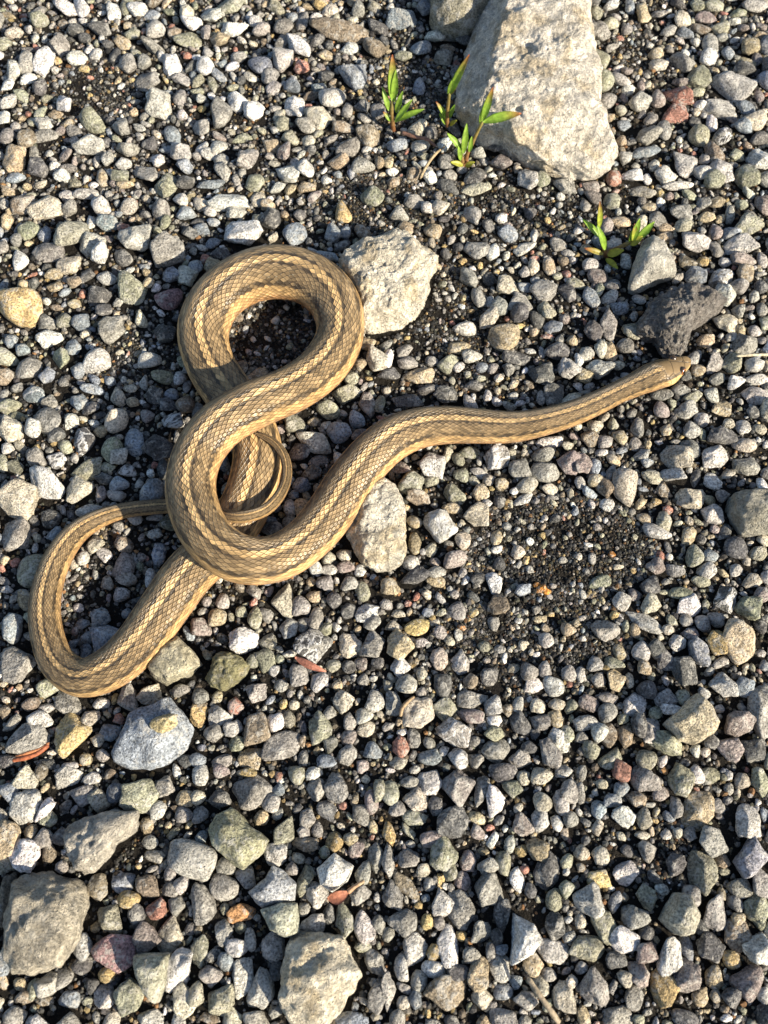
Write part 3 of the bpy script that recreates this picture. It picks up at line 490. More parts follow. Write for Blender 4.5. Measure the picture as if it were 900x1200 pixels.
def plain(name, color, rough=.5, spec=.4):
    m = NT(name); m.bsdf((*color, 1), rough, None, spec=spec); return m.m
def eye_material():
    m = NT("snake_eye")
    tc = m.n("ShaderNodeTexCoord")
    ln = m.n("ShaderNodeVectorMath", operation='LENGTH')
    sx = m.n("ShaderNodeSeparateXYZ"); m.t.links.new(tc.outputs['Object'], sx.inputs[0])
    r2 = m.math('SQRT', m.math('ADD', m.math('POWER', sx.outputs[0], 2), m.math('POWER', sx.outputs[1], 2)))
    c = m.mix(m.step(r2, .00080, .00092), (.008, .007, .006, 1), (.28, .11, .04, 1))
    c = m.mix(m.step(r2, .00125, .00145), c, (.05, .035, .025, 1))
    m.bsdf(c, .12, None, spec=.6)
    return m.m
M_EYE = eye_material()
ei = int(np.searchsorted(ds, .0078))
for side in (-1, 1):
    f = R(51) * side
    pos = C[ei] + S[ei] * A[ei] * math.sin(f) * .93 + D[ei] * B[ei] * math.cos(f) * .93
    v, f_ = ICO[3]
    o = obj('eye', mesh_np('eye', v * [.0018, .0018, .0014], f_, True, None, M_EYE), snake, pos)
    o.rotation_mode = 'QUATERNION'
    o.rotation_quaternion = Vector(S[ei] * side * .92 + D[ei] * .34 + T[ei] * -.15).to_track_quat('Z', 'X')
ni = int(np.searchsorted(ds, .0022))
M_NOSTRIL = plain("nostril", (.02, .015, .012), .8)
for side in (-1, 1):
    f = R(70) * side
    pos = C[ni] + S[ni] * A[ni] * math.sin(f) * .98 + D[ni] * B[ni] * math.cos(f) * .98
    v, f_ = ICO[2]
    obj('nostril', mesh_np('nostril', v * .00032, f_, True, None, M_NOSTRIL), snake, pos)
# ---------------------------------------------------------------- gravel
TINT = dict(g=(.27, .255, .23), d=(.115, .112, .108), l=(.45, .43, .39), w=(.66, .64, .60), o=(.285, .28, .205), t=(.40, .325, .215), e=(.47, .425, .335),
            y=(.44, .33, .16), r=(.36, .185, .14), p=(.275, .232, .212), b=(.25, .275, .30), n=(.235, .19, .14), s=(.40, .22, .10), m=(.27, .17, .165))
WORD = dict(g='mid-grey', d='charcoal', l='light grey', w='white', o='olive-grey', t='tan', e='cream', y='ochre yellow', r='reddish', p='mauve-grey', b='blue-grey', n='dull brown', s='orange-brown', m='dusky purple')

def facet(dirs, rg, p, n=15):
    """radius of a worn polyhedron in each direction"""
    k = np.arange(n) + .5
    th = np.arccos(1 - 2 * k / n); ps = math.pi * (1 + 5 ** .5) * k
    nv = np.stack([np.cos(ps) * np.sin(th), np.sin(ps) * np.sin(th), np.cos(th)], 1) + rg.normal(0, .28, (n, 3))
    nv /= np.linalg.norm(nv, axis=1)[:, None]
    # turn the whole set
    qm = np.linalg.qr(rg.normal(size=(3, 3)))[0]
    nv = nv @ qm
    d = rg.uniform(.70, 1.0, n)
    t = np.clip(dirs @ nv.T, 1e-4, None) / d
    return np.minimum((t ** p).sum(1) ** (-1 / p), 1.45)

def stone_pts(sub, rg, w, h, t, rounded, rough=1.0):
    v, f = ICO[sub]
    r = facet(v, rg, 7 if rounded else rg.uniform(16, 42), 15 if rounded else int(rg.integers(9, 14)))
    p = v * r[:, None]
    lo, hi = p.min(0), p.max(0)
    p = (p - (lo + hi) / 2) / (hi - lo) * 2
    sd_ = int(rg.integers(0, 900))
    p *= 1 + (fbm(p * 1.6 + rg.uniform(0, 50, 3), 2, sd_)[:, None] * (.05 if rounded else .085) + (fbm(p * 5 + 9, 2, sd_)[:, None] * (.014 if rounded else .042) * rough))
    return p * (np.array([w, h, t]) / 2), f

def tiltm(a, b):
    ca, sa, cb, sb = math.cos(a), math.sin(a), math.cos(b), math.sin(b)
    return np.array([[1, 0, 0], [0, ca, -sa], [0, sa, ca]]) @ np.array([[cb, 0, sb], [0, 1, 0], [-sb, 0, cb]])

def rotz(p, a):
    c, s = math.cos(a), math.sin(a)
    return p @ np.array([[c, s, 0], [-s, c, 0], [0, 0, 1]])

# raster of what lies on the soil (0.5 mm cells)
CELL = .0005
X0, Y0, X1, Y1 = -.34, -.27, .34, .43
W_, H_ = int((X1 - X0) / CELL), int((Y1 - Y0) / CELL)
occ = np.zeros((H_, W_), bool)
under = np.zeros((H_, W_), bool)
def window(x, y, r):
    i0, i1 = max(int((x - r - X0) / CELL), 0), min(int((x + r - X0) / CELL) + 1, W_)
    j0, j1 = max(int((y - r - Y0) / CELL), 0), min(int((y + r - Y0) / CELL) + 1, H_)
    return i0, i1, j0, j1
def ellipse(x, y, a, b, ang):
    i0, i1, j0, j1 = window(x, y, max(a, b))
    if i1 <= i0 or j1 <= j0: return None
    xs = X0 + (np.arange(i0, i1) + .5) * CELL - x
    ys = Y0 + (np.arange(j0, j1) + .5) * CELL - y
    c, s = math.cos(ang), math.sin(ang)
    gx_ = (c * xs[None] + s * ys[:, None]) / a; gy_ = (-s * xs[None] + c * ys[:, None]) / b
    return (slice(j0, j1), slice(i0, i1)), gx_ ** 2 + gy_ ** 2 <= 1
def stamp(m, x, y, a, b, ang):
    e = ellipse(x, y, a, b, ang)
    if e: m[e[0]] |= e[1]

low = C[:, 2] - .72 * B < .008
for k in range(0, NS, 6):
    if low[k]: stamp(under, C[k, 0], C[k, 1], A[k] * .72, A[k] * .72, 0)

# rocks with surveyed outlines
def poly_rock(name, outline, hmm, color, rough, label, k):
    rg = np.random.default_rng(900 + k)
    zc = hmm / 1000 * .30
    pts = np.array([at(x, y, zc) for x, y in outline])[:, :2]
    c = pts.mean(0); q = pts - c
    th = np.arctan2(q[:, 1], q[:, 0])
    dense, n = [], len(q)
    for i in range(n):
        for t in np.linspace(0, 1, 24, endpoint=False): dense.append(q[i] * (1 - t) + q[(i + 1) % n] * t)
    dense = np.array(dense)
    dt, dr = np.arctan2(dense[:, 1], dense[:, 0]), np.hypot(dense[:, 0], dense[:, 1])
    o_ = np.argsort(dt); dt, dr = dt[o_], dr[o_]
    big = max(np.ptp(q[:, 0]), np.ptp(q[:, 1]))
    v, f = ICO[7] if big > .036 and k != 8 or k == 33 else ICO[5]
    vt, rho = np.arctan2(v[:, 1], v[:, 0]), np.hypot(v[:, 0], v[:, 1])
    Rr = np.interp(vt, dt, dr, period=2 * math.pi)
    e = 3.0
    s_ = (rho ** e + np.abs(v[:, 2]) ** e) ** (-1 / e)
    H = hmm / 1000 * .72
    p = np.stack([np.cos(vt) * Rr * rho * s_, np.sin(vt) * Rr * rho * s_, v[:, 2] * s_ * H], 1)
    # split faces: a few cuts through the upper edges
    cuts = [(rg.uniform(0, 2 * math.pi), rg.uniform(.35, 1.0), rg.uniform(.80, .95)) for _ in range(5)]
    if k == 0: cuts = [(R(168), .62, .80), (R(-100), .9, .88), (R(20), .6, .9)]
    if k in (3, 14): cuts = cuts[:2]
    if 11 <= k < 30: cuts = [(a_, e_ , max(d_, .9)) for a_, e_, d_ in cuts[:3]]
    for a_, el_, dd in cuts:
        nn = np.array([math.cos(a_) * math.cos(el_), math.sin(a_) * math.cos(el_), math.sin(el_)])
        proj = p @ nn
        lim = proj.max() * dd
        p -= nn * np.clip(proj - lim, 0, None)[:, None] * .93
    u = p / .012
    p += v * (fbm(u + k * 7.1, 4, k, .55) * .0016 * (.5 + rough) * min(1, big / .025))[:, None]
    p += v * (np.abs(fbm(u * 5 + k, 3, k + 20, .6)) * -.0006 * rough)[:, None]
    col = np.empty((len(p), 4)); col[:, :3] = color; col[:, 3] = 0
    st = fbm(p / .007 + 3 * k, 3, k + 50)
    col[:, :3] *= (1 + .08 * st)[:, None]
    if name in ('pale_rock', 'pitted_rock', 'mossy_rock'):
        och = np.clip(fbm(p / .009 + 31 * k, 3, k + 70) * 1.5 - .45, 0, .5)[:, None]
        col[:, :3] = col[:, :3] * (1 - och) + np.array([.42, .31, .15]) * och
    o = obj(name, mesh_np(name, p, f, True, col, M_STONE if rough < .45 else M_ROCK), None, (c[0], c[1], zc))
    tag(o, label, 'rock')
    for a_ in np.linspace(0, 2 * math.pi, 60, endpoint=False):
        rr = np.interp(a_, dt, dr, period=2 * math.pi)
        for s2 in np.linspace(.1, .95, 12): stamp(occ, c[0] + math.cos(a_) * rr * s2, c[1] + math.sin(a_) * rr * s2, .0016, .0016, 0)
    return o, c, big
rock_spots = []
for k, (nm, ol, hm, colr, rg_, lb) in enumerate(ROCKS):
    o, c, big = poly_rock(nm, ol, hm, colr, rg_, lb, k)
    rock_spots.append((c, big))
# the dark weathered lump behind the head
LUMP = [(749,374),(760,358),(775,349),(795,335),(815,331),(832,338),(845,345),(843,360),(835,368),(820,378),(808,388),(803,405),(797,412),(785,413),(775,411),(768,403),(760,395),(750,386)]
poly_rock('weathered_lump', LUMP, 14, (.19, .172, .155), 1.5, "dark craggy weathered lump lying behind the snake's head", 33)

# surveyed stones
found = []
for (ox, oy), txt in SURVEY.items():
    for it in txt.split(';'):
        x, y, w, h, a, c = it.split()
        fx, fy = ox + float(x) / 4, oy + float(y) / 4
        found.append((fx, fy, float(w) / 4, float(h) / 4, R(float(a)), c))
found.sort(key=lambda s: -s[2] * s[3])
solo, rest = [], []
for n, (fx, fy, w, h, a, c) in enumerate(found):
    s = pxsize(fx, fy)
    w_, h_ = w * s * 1.06, h * s * 1.06
    t_ = min(w_, h_) * rng.uniform(.5, .95)
    p = at(fx, fy, t_ * .35)
    inside = False
    i, j = int((p[0] - X0) / CELL), int((p[1] - Y0) / CELL)
    if 0 <= i < W_ and 0 <= j < H_: inside = under[j, i]
    if inside: t_ = min(t_, .004)
    e = ellipse(p[0], p[1], w_ * .42, h_ * .42, a)
    lift = 0.0
    if e is not None:
        ov = (occ[e[0]] & e[1]).sum() / max(e[1].sum(), 1)
        if ov > .55: continue
        lift = ov * .004
    stamp(occ, p[0], p[1], w_ * .47, h_ * .47, a)
    rec = (p[0], p[1], w_, h_, t_, a, c, lift, fx, fy)
    (solo if len(solo) < 285 and 3 < fx < 897 and 3 < fy < 1197 else rest).append(rec)

LAND = [("the snake's head", at(785, 432)), ("the snake's neck", at(650, 490)), ("the snake's middle bend", at(310, 665)), ("the snake's upper coil", at(320, 320)), ("the snake's tail loop", at(60, 730)),
        ("the snake's lower bend", at(150, 775)), ("the large pale buff rock", at(640, 110)), ("the chunky cream rock", at(455, 335)), ("the forked seedling", at(715, 285)), ("the dark weathered lump", at(800, 370)),
        ("the blue-grey slate slab", at(180, 865)), ("the round layered rock", at(50, 1080)), ("the buff pitted rock", at(378, 1130)), ("the smooth olive-green stone", at(280, 982)),
        ("the tan split-faced triangular stone", at(810, 842)), ("the white triangular rock", at(617, 1100)), ("the smooth olive-grey triangular stone", at(795, 1073)), ("the patch of bare fine grit", at(650, 640)),
        ("the broad flat-topped stone", at(885, 600)), ("the red dead leaf", at(400, 1045)), ("the yellow rounded stone", at(22, 360)), ("the pink pair of stones", at(793, 122)), ("the white flat slab stone", at(269, 232)), ("the long brown slab", at(397, 33))]
NTH = ['closest'] + [w + ' closest' for w in 'second third fourth fifth sixth seventh eighth ninth tenth eleventh twelfth'.split()]
buckets = {}
for k, r in enumerate(solo):
    dl = [math.hypot(r[0] - L[1][0], r[1] - L[1][1]) for L in LAND]
    b = int(np.argmin(dl))
    buckets.setdefault((r[6][0], b), []).append((dl[b], k))
lab = {}
for (c, b), lst in buckets.items():
    lst.sort()
    for i, (_, k) in enumerate(lst):
        shape = 'rounded' if 'r' in solo[k][6][1:] else 'angular'
        if 'v' in solo[k][6][1:]: shape = 'white-veined ' + shape
        asp = max(solo[k][2], solo[k][3]) / min(solo[k][2], solo[k][3])
        if asp > 1.55: shape = 'elongated ' + shape
        lead = f"{WORD[c]} {shape} stone"
        if len(lst) == 1: lab[k] = f"{lead}, the only {WORD[c]} one near {LAND[b][0]}"
        else: lab[k] = f"{lead}, {NTH[min(i, 11)]} of its colour to {LAND[b][0]}"
for k, (x, y, w_, h_, t_, a, c, lift, fx, fy) in enumerate(solo):
    rg = np.random.default_rng(4000 + k)
    p, f = stone_pts(4, rg, w_, h_, t_, 'r' in c[1:])
    p = p @ tiltm(rg.normal(0, .26), rg.normal(0, .26))
    p = rotz(p, a)
    col = np.empty((len(p), 4)); col[:, :3] = np.array(TINT[c[0]]) * rg.normal(1, .09) * (1 + rg.normal(0, .015, 3)); col[:, 3] = .9 if 'v' in c[1:] else 0
    z = t_ * rg.uniform(.14, .33) + lift + float(ground_z(x, y)[0])
    o = obj('gravel_stone', mesh_np('gravel_stone', p, f, True, col, M_STONE), None, (x, y, z))
    tag(o, lab[k], 'stone', 'larger gravel stones')

# the smaller gravel: surveyed remainder, then fill between, all one layer
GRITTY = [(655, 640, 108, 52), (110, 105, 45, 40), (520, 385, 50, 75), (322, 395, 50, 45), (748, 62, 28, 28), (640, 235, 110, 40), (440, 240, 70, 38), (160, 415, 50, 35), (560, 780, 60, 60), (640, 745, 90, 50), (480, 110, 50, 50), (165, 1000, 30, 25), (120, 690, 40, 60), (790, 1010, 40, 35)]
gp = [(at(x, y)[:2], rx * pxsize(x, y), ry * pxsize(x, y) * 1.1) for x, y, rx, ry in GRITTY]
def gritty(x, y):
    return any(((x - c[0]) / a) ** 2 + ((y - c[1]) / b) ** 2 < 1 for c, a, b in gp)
fill = []
def in_frame(x, y, m=0.0):
    d = np.array([x, y, 0]) - CAM
    dep = d[1] * math.sin(TILT) - d[2] * math.cos(TILT)
    u = d[0] / dep * FPX; v = (d[1] * math.cos(TILT) + d[2] * math.sin(TILT)) / dep * FPX
    return abs(u) < 450 + m and abs(v) < 600 + m
keys = list('gggglllloooddddbbtteewwpnyr')
for rad, tries in ((.0056, 900), (.0045, 1500), (.0036, 2600), (.0028, 5500), (.0022, 11000), (.0017, 14000), (.0013, 15000), (.0010, 14000)):
    cx = rng.uniform(X0 + .01, X1 - .01, tries); cy = rng.uniform(Y0 + .01, Y1 - .01, tries)
    for x, y in zip(cx, cy):
        if not in_frame(x, y, 60 if rad < .002 else 400): continue
        if rad > .0013 and gritty(x, y) and (rad > .0021 or rng.random() < .6): continue
        i, j = int((x - X0) / CELL), int((y - Y0) / CELL)
        if occ[j, i]: continue
        if under[j, i] and rad > .0024: continue
        a_, b_, an = rad * rng.uniform(.9, 1.4), rad * rng.uniform(.55, 1.0), rng.uniform(0, 3.14)
        e = ellipse(x, y, a_ * .9, b_ * .9, an)
        if e is None or (occ[e[0]] & e[1]).sum() > .06 * e[1].sum(): continue
        stamp(occ, x, y, a_ * .95, b_ * .95, an)
        fill.append((x, y, 2 * a_, 2 * b_, 2 * b_ * rng.uniform(.5, .95), an, keys[rng.integers(0, len(keys) - (2 if rad > .0024 else 0))] + ('r' if rng.random() < .45 else ''), 0.0))

def lib(sub, n, p_lo, p_hi, seed):
    v, f = ICO[sub]; out = []
    for k in range(n):
        rg = np.random.default_rng(seed + k)
        pv, _ = stone_pts(sub, rg, 2, 2, 2, rg.random() < .4)
        out.append(pv)
    return np.array(out), f
LIB3, F3 = lib(3, 70, 0, 0, 100)
LIB2, F2 = lib(2, 60, 0, 0, 300)
LIB1, F1 = lib(1, 40, 0, 0, 500)

def rand_rot(n, tilt):
    ang = rng.uniform(0, 2 * math.pi, n)
    ax = rng.normal(0, tilt, n); ay = rng.normal(0, tilt, n)
    ca, sa = np.cos(ax), np.sin(ax); cb, sb = np.cos(ay), np.sin(ay)
    Z, O = np.zeros(n), np.ones(n)
    Rx = np.stack([O, Z, Z, Z, ca, -sa, Z, sa, ca], 1).reshape(n, 3, 3)
    Ry = np.stack([cb, Z, sb, Z, O, Z, -sb, Z, cb], 1).reshape(n, 3, 3)
    return Rx @ Ry

def merge(recs, L, F):
    """one mesh out of many pebbles"""
    n = len(recs)
    arr = np.array([[r[0], r[1], r[2], r[3], r[4], r[5], r[7]] for r in recs])
    k = rng.integers(0, len(L), n)
    P_ = L[k] * (arr[:, None, 2:5] / 2)
    P_ = np.einsum('nij,nvj->nvi', rand_rot(n, .22), P_)
    c, s = np.cos(arr[:, 5]), np.sin(arr[:, 5])
    x = P_[..., 0] * c[:, None] - P_[..., 1] * s[:, None]; y = P_[..., 0] * s[:, None] + P_[..., 1] * c[:, None]
    z0 = arr[:, 4] * .28 + arr[:, 6] + ground_z(arr[:, 0], arr[:, 1])
    P_ = np.stack([x + arr[:, None, 0], y + arr[:, None, 1], P_[..., 2] + z0[:, None]], -1)
    col = np.empty((n, P_.shape[1], 4))
    base = np.array([TINT[r[6][0]] for r in recs]) * rng.normal(1, .13, (n, 1)) * rng.normal(1, .018, (n, 3))
    col[..., :3] = base[:, None]; col[..., 3] = np.array([.9 if 'v' in r[6][1:] else 0 for r in recs])[:, None]
    nv = P_.shape[1]
    FF = (F[None] + (np.arange(n) * nv)[:, None, None]).reshape(-1, 3)
    return P_.reshape(-1, 3), FF, np.clip(col.reshape(-1, 4), .01, .9)
allp = rest + fill
bigger = [r for r in allp if r[2] > .0066 and in_frame(r[0], r[1], 20)]
small = [r for r in allp if not (r[2] > .0066 and in_frame(r[0], r[1], 20))]
a1 = merge(bigger, LIB3, F3); a2 = merge(small, LIB2, F2)
Pv = np.concatenate([a1[0], a2[0]]); Fv = np.concatenate([a1[1], a2[1] + len(a1[0])]); Cv = np.concatenate([a1[2], a2[2]])
o = obj('small_gravel', mesh_np('small_gravel', Pv, Fv, True, Cv, M_STONE))
tag(o, 'small mixed gravel pebbles filling the gaps between the larger stones', 'gravel', None, 'stuff')

# fine grit in what is left bare
n = 260000
gxr, gyr = rng.uniform(X0, X1, n), rng.uniform(Y0, Y1, n)
gc_ = [np.stack([c[0] + a * np.sqrt(rr) * np.cos(tt), c[1] + b * np.sqrt(rr) * np.sin(tt)]) for c, a, b in gp for rr, tt in [(rng.random(int(a * b * 9e6)) * 1.25, rng.uniform(0, 6.283, int(a * b * 9e6)))]]
gxr, gyr = np.concatenate([gxr] + [q_[0] for q_ in gc_]), np.concatenate([gyr] + [q_[1] for q_ in gc_])
ii, jj = ((gxr - X0) / CELL).astype(int).clip(0, W_ - 1), ((gyr - Y0) / CELL).astype(int).clip(0, H_ - 1)
ok = ~occ[jj, ii]
dx, dy = gxr - CAM[0], gyr - CAM[1]
dep = dy * math.sin(TILT) + CAM[2] * math.cos(TILT)
ok &= (np.abs(dx / dep * FPX) < 480) & (np.abs((dy * math.cos(TILT) - CAM[2] * math.sin(TILT)) / dep * FPX) < 630)
gxr, gyr = gxr[ok], gyr[ok]
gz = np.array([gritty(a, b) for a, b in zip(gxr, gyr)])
cl = vnoise(np.stack([gxr * 120, gyr * 120, gxr * 0], 1), 6)
gz2 = gz & (rng.random(len(gz)) < np.clip(.75 + .9 * cl, .12, 1))
pick_ = gz2 | (~gz) & (rng.random(len(gz)) < (42000 - gz2.sum()) / max(1, (~gz).sum()))
gxr, gyr, gz = gxr[pick_], gyr[pick_], gz[pick_]
n = len(gxr)
sz = np.exp(rng.normal(math.log(.0011), .36, n)).clip(.0005, .0026)
sz = np.where(gz, sz * .68, sz)
gk = rng.choice(list('ddddddgggnntelwoys'), n)
recs = [(gxr[i], gyr[i], sz[i] * 1.15, sz[i], sz[i] * .85, rng.uniform(0, 6.28), str(gk[i]), 0.0) for i in range(n)]
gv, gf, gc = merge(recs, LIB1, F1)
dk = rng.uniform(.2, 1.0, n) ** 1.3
dk = np.where(gz, np.where(rng.random(n) < .08, .8, dk * .36), dk * .8)  # darker grit in bare zones; inside the upper coil it also paints the body's shade
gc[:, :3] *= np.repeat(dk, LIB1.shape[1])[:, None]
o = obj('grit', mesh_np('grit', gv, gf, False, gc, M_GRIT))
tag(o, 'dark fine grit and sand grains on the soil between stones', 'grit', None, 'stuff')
print('stones: solo', len(solo), 'rest', len(rest), 'fill', len(fill), 'grit', n)
# ---------------------------------------------------------------- seedlings
def leaf_material():
    m = NT("leaf")
    a = m.n("ShaderNodeAttribute", attribute_name='tint')
    tc = m.n("ShaderNodeTexCoord")
    n = m.noise(tc.outputs['Object'], 600, 3)
    c = m.mix(1.0, a.outputs['Color'], m.grey(m.step(n, .3, .7, .8, 1.2)), 'MULTIPLY')
    b = m.bsdf(c, .42, n, .25, .0003, .45)
    tr = m.n("ShaderNodeBsdfTranslucent"); m.set(tr.inputs[0], c)
    mx = m.n("ShaderNodeMixShader"); mx.inputs[0].default_value = .45
    m.t.links.new(b.outputs[0], mx.inputs[1]); m.t.links.new(tr.outputs[0], mx.inputs[2])
    m.t.links.new(mx.outputs[0], m.out.inputs[0])
    return m.m
M_LEAF = leaf_material()
GREEN, YEL, RED = np.array([.29, .45, .06]), np.array([.50, .50, .07]), np.array([.42, .13, .06])

def blade(p0, p1, width, droop, c0, c1, nhint=(0, -.45, 1), fold=.3, th=.00016):
    """a leaf with midrib fold, two faces and an edge"""
    p0, p1 = np.array(p0), np.array(p1)
    ax = p1 - p0; L = np.linalg.norm(ax); ax = ax / L
    nn = np.array(nhint, float); nn -= ax * (nn @ ax); nn /= np.linalg.norm(nn)
    sd_ = np.cross(ax, nn)
    NT_, NW = 14, 7
    top, col = [], []
    for i in range(NT_):
        t = i / (NT_ - 1)
        wd = width * (math.sin(math.pi * min(max(t, .02), .985) ** .85) ** .8) * .5 + .00012
        c = p0 + ax * L * t + nn * droop * L * math.sin(math.pi * t)
        for j in range(NW):
            s = -1 + 2 * j / (NW - 1)
            top.append(c + sd_ * wd * s + nn * wd * fold * (abs(s) ** 1.3))
            k = max(0, (t - .42) / .58) ** 1.4
            col.append(np.append((c0 * (1 - k) + c1 * k) * (1.12 if abs(s) < .2 else 1), 1))
    top = np.array(top); bot = top - nn * th
    v = np.concatenate([top, bot]); I = np.arange(NT_ * NW).reshape(NT_, NW); Q = I + NT_ * NW
    f = [np.stack([I[:-1, :-1].ravel(), I[:-1, 1:].ravel(), I[1:, 1:].ravel(), I[1:, :-1].ravel()], 1),
         np.stack([Q[:-1, :-1].ravel(), Q[1:, :-1].ravel(), Q[1:, 1:].ravel(), Q[:-1, 1:].ravel()], 1)]
    for e in (0, NW - 1): f.append(np.stack([I[:-1, e], I[1:, e], Q[1:, e], Q[:-1, e]], 1))
    for e in (0, NT_ - 1): f.append(np.stack([I[e, :-1], I[e, 1:], Q[e, 1:], Q[e, :-1]], 1))
    return v, np.concatenate(f), np.concatenate([col, col])

def tube(pts, rad, c0, c1, n=8):
    pts = np.array(pts); L = len(pts)
    par_ = np.concatenate([[0], np.cumsum(np.linalg.norm(np.diff(pts, axis=0), axis=1))])
    qq = np.linspace(0, par_[-1], 24)
    c = catmull(pts, par_, qq); r = np.interp(qq / par_[-1], np.linspace(0, 1, len(rad)), rad)
    r = r * (1 + .12 * vnoise(np.stack([qq * 900, qq * 0, qq * 0], 1), 3))
    t = np.gradient(c, axis=0); t /= np.linalg.norm(t, axis=1)[:, None]
    ref = np.array([.31, .2, .93]); a = np.cross(t, ref); a /= np.linalg.norm(a, axis=1)[:, None]; b = np.cross(t, a)
    th = np.linspace(0, 2 * math.pi, n, endpoint=False)
    v = (c[:, None] + r[:, None, None] * (a[:, None] * np.cos(th)[None, :, None] + b[:, None] * np.sin(th)[None, :, None])).reshape(-1, 3)
    I = np.arange(24 * n).reshape(24, n); In = np.roll(I, -1, 1)
    f = np.stack([I[:-1].ravel(), In[:-1].ravel(), In[1:].ravel(), I[1:].ravel()], 1)
    # closed ends: collapse the end rings
    v[:n] = c[0]; v[-n:] = c[-1]
    k = np.repeat(np.linspace(0, 1, 24), n)[:, None]
    col = np.concatenate([np.array(c0) * (1 - k) + np.array(c1) * k, np.ones((24 * n, 1))], 1)
    return v, f, col

def seedling(label, base, stems, leaves):
    b = at(*base, 0); b[2] = 0
    root = obj('seedling', None, None, b); root.empty_display_size = .01
    tag(root, label, 'seedling', 'seedlings sprouting in the gravel')
    for st in stems:
        pts = [at(x, y, z / 1000) - b for x, y, z in st]
        v, f, c = tube(pts, [.0011, .0009, .0007], (.34, .14, .07), (.30, .27, .08))
        obj('stem', mesh_np('stem', v, f, True, c, M_LEAF), root)
    for (x0, y0, z0, x1, y1, z1, w, kind) in leaves:
        c0, c1 = {'g': (GREEN, GREEN * 1.1), 'r': (GREEN * 1.15, RED), 'y': (YEL * .8, YEL), 'p': (GREEN * .6 + RED * .5, RED), 'm': (YEL * .6 + GREEN * .4, RED * .8)}[kind]
        s = pxsize(x0, y0)
        v, f, c = blade(at(x0, y0, z0 / 1000) - b, at(x1, y1, z1 / 1000) - b, w * s * .72, .06, c0, c1)
        obj('leaf', mesh_np('leaf', v, f, True, c, M_LEAF), root)
    return root
seedling('single upright green seedling with a red-tipped pointed leaf', (461, 153), [[(461, 154, -2), (460, 142, 5), (459, 130, 10), (460, 115, 15)]],
   [(460,119,14,460,64,33,14,'r'),(461,120,13,464,82,28,11,'g'),(456,130,10,448,102,19,8,'g'),(463,143,6,483,117,16,9,'g'),(463,142,6,497,128,12,9,'g'),(464,132,9,472,107,20,9,'g'),(458,142,5,449,131,9,6,'r')])
seedling('tall thin seedling with reddish bud leaves leaning against the large pale rock', (525, 152), [[(525, 153, -2), (524, 140, 6), (525, 125, 13), (527, 108, 20)]],
   [(527,110,19,550,64,38,11,'r'),(526,112,18,541,84,30,10,'p'),(526,112,18,531,92,27,8,'g'),(524,140,6,511,119,14,7,'r'),(526,138,7,533,123,15,7,'g'),(523,146,3,515,133,8,7,'g'),(527,147,3,535,141,7,6,'y')])
seedling('branching seedling with a broad leaf lying out over the pale rock', (544, 198), [[(544, 199, -2), (548, 180, 6), (556, 162, 13), (566, 142, 21)], [(544, 197, -1), (541, 185, 5), (540, 172, 9)]],
   [(566,143,20,611,133,24,14,'r'),(565,142,20,578,102,35,11,'r'),(563,146,18,569,120,28,9,'g'),(543,180,8,547,145,20,10,'g'),(541,176,9,524,156,16,9,'g'),(540,188,5,537,171,12,7,'g'),(543,194,2,528,190,5,8,'y'),(545,195,2,556,190,5,8,'y'),(550,178,8,553,160,15,7,'g')])
seedling('small sprawling forked seedling with yellow-green leaves beside the triangular grey rock', (710, 300), [[(710, 301, -2), (712, 296, 3), (730, 288, 6), (746, 281, 9)], [(710, 300, -1), (708, 292, 4), (704, 280, 8)]],
   [(709,293,5,700,264,16,10,'g'),(702,268,14,703,236,25,8,'m'),(703,278,9,683,257,15,9,'g'),(707,298,3,685,291,6,8,'p'),(712,299,3,731,293,8,12,'y'),(710,303,2,724,315,3,9,'y'),(738,286,7,750,256,19,12,'g'),(746,281,9,767,260,16,11,'g'),(738,287,7,753,277,12,11,'y'),(742,284,8,744,262,17,9,'m')])

# ---------------------------------------------------------------- dry bits
def dry_material():
    m = NT("dry_plant")
    a = m.n("ShaderNodeAttribute", attribute_name='tint')
    tc = m.n("ShaderNodeTexCoord"); n = m.noise(tc.outputs['Object'], 900, 4, .65)
    c = m.mix(1.0, a.outputs['Color'], m.grey(m.step(n, .3, .7, .6, 1.3)), 'MULTIPLY')
    m.bsdf(c, .6, n, .5, .0004, .3)
    return m.m
M_DRY = dry_material()
def dry_tube(name, pts, r, c, label, cat):
    p = [at(x, y, z / 1000) for x, y, z in pts]; b = p[0].copy()
    v, f, col = tube([q - b for q in p], r, c, np.array(c) * .8)
    tag(obj(name, mesh_np(name, v, f, True, col, M_DRY), None, b), label, cat)
dry_tube('pine_needle', [(14, 891, 9), (30, 888, 10), (47, 881, 10), (57, 872, 9)], [.0007, .0009, .0008], (.34, .11, .05), 'red-brown curved needle lying across a lumpy grey stone', 'needle')
dry_tube('pine_needle', [(17, 887, 9), (33, 882, 10.5), (48, 877, 10), (58, 870, 9)], [.0004, .0006, .0005], (.44, .18, .08), 'thin orange-brown needle paired with a thicker red-brown one', 'needle')
dry_tube('twig', [(469, 840, 5), (472, 829, 6.5), (478, 822, 7), (486, 816, 6)], [.0006, .0007, .0005], (.34, .24, .14), 'short brown curved twig above the tan triangular pebble', 'twig')
dry_tube('twig', [(492, 210, 3), (499, 196, 6), (508, 183, 7), (522, 171, 4)], [.0006, .0007, .0004], (.38, .29, .17), 'thin tan arched twig beside the branching seedling', 'twig')
dry_tube('twig', [(470, 155, 4), (486, 160, 5), (502, 164, 5), (511, 172, 4)], [.0008, .0009, .0006], (.24, .13, .09), 'dark reddish twig lying behind the tan arched twig', 'twig')
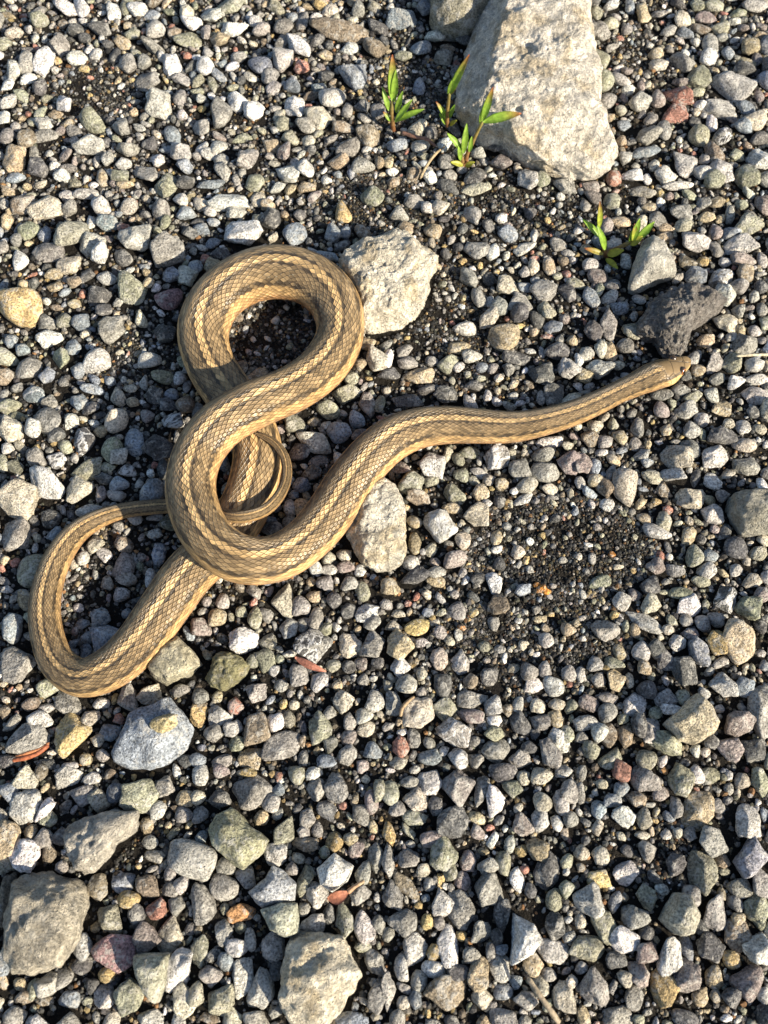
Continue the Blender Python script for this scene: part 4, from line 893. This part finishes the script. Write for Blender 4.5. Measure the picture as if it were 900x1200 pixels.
dry_tube('twig', [(618, 1145, 7), (630, 1163, 8), (642, 1180, 8), (656, 1200, 6)], [.0008, .0010, .0010], (.36, .29, .20), 'straw-coloured stalk lying below the white triangular rock', 'twig')
dry_tube('grass_stalk', [(862, 417, 9), (880, 416, 10), (905, 415.5, 9)], [.0005, .0006, .0006], (.60, .52, .36), 'pale straight grass stalk sticking in over the gravel', 'stalk')
def dry_leaf(name, p0, p1, w, c, label, stalk=None):
    a, b2 = at(*p0[:2], p0[2] / 1000), at(*p1[:2], p1[2] / 1000)
    root = obj(name, None, None, a); root.empty_display_size = .005
    tag(root, label, 'dead leaf')
    v, f, col = blade(a - a, b2 - a, w * pxsize(*p0[:2]), .10, np.array(c), np.array(c) * 1.15, fold=.45, th=.0003)
    obj('leaf_blade', mesh_np('leaf_blade', v, f, True, col, M_DRY), root)
    if stalk:
        v, f, col = tube([at(x, y, z / 1000) - a for x, y, z in stalk], [.0008, .0006, .0006], (.40, .22, .12), (.42, .30, .18))
        obj('leaf_stalk', mesh_np('leaf_stalk', v, f, True, col, M_DRY), root)
dry_leaf('dead_leaf', (346, 770, 8), (382, 787, 9), 8, (.36, .15, .10), 'curled reddish-brown sliver of dead leaf below a dark speckled stone')
dry_leaf('dead_leaf', (384, 1053, 7), (409, 1045, 8), 15, (.30, .12, .07), 'glossy red-brown dead leaf with a stalk below the white diamond stone', [(407, 1046, 8), (416, 1039, 8), (427, 1032, 8)])
# orange crumbs in the grit
for k, (x, y, d_) in enumerate([(634, 690, 9), (640, 694, 7), (629, 686, 6), (717, 650, 6), (541, 736, 6)]):
    rg = np.random.default_rng(70 + k); s = pxsize(x, y) * d_ * 1.3
    p, f = stone_pts(3, rg, s * 1.3, s, s * .8, False, 2.5)
    col = np.empty((len(p), 4)); col[:] = (.50, .22, .05, 0)
    q_ = at(x, y, 0); q_[2] = s * .25
    o = obj('orange_crumb', mesh_np('orange_crumb', p, f, True, col, M_STONE), None, q_)
    tag(o, ['largest bright orange crumb on the patch of fine grit', 'orange crumb touching the largest orange crumb', 'smallest orange crumb of the trio on fine grit', "lone orange crumb in the dark grit toward the broad flat-topped stone", 'lone orange crumb among pebbles below the yellow oval pebble'][k], 'crumb')
rg = np.random.default_rng(91)
p, f = stone_pts(4, rg, .0095, .0066, .0042, False, 2.0)
col = np.empty((len(p), 4)); col[:] = (.40, .33, .18, 0)
o = obj('ochre_crumb', mesh_np('ochre_crumb', p, f, True, col, M_STONE), None, at(192, 847, .0108))
tag(o, 'yellowish rough crumb lying on top of the blue-grey slate slab', 'crumb')
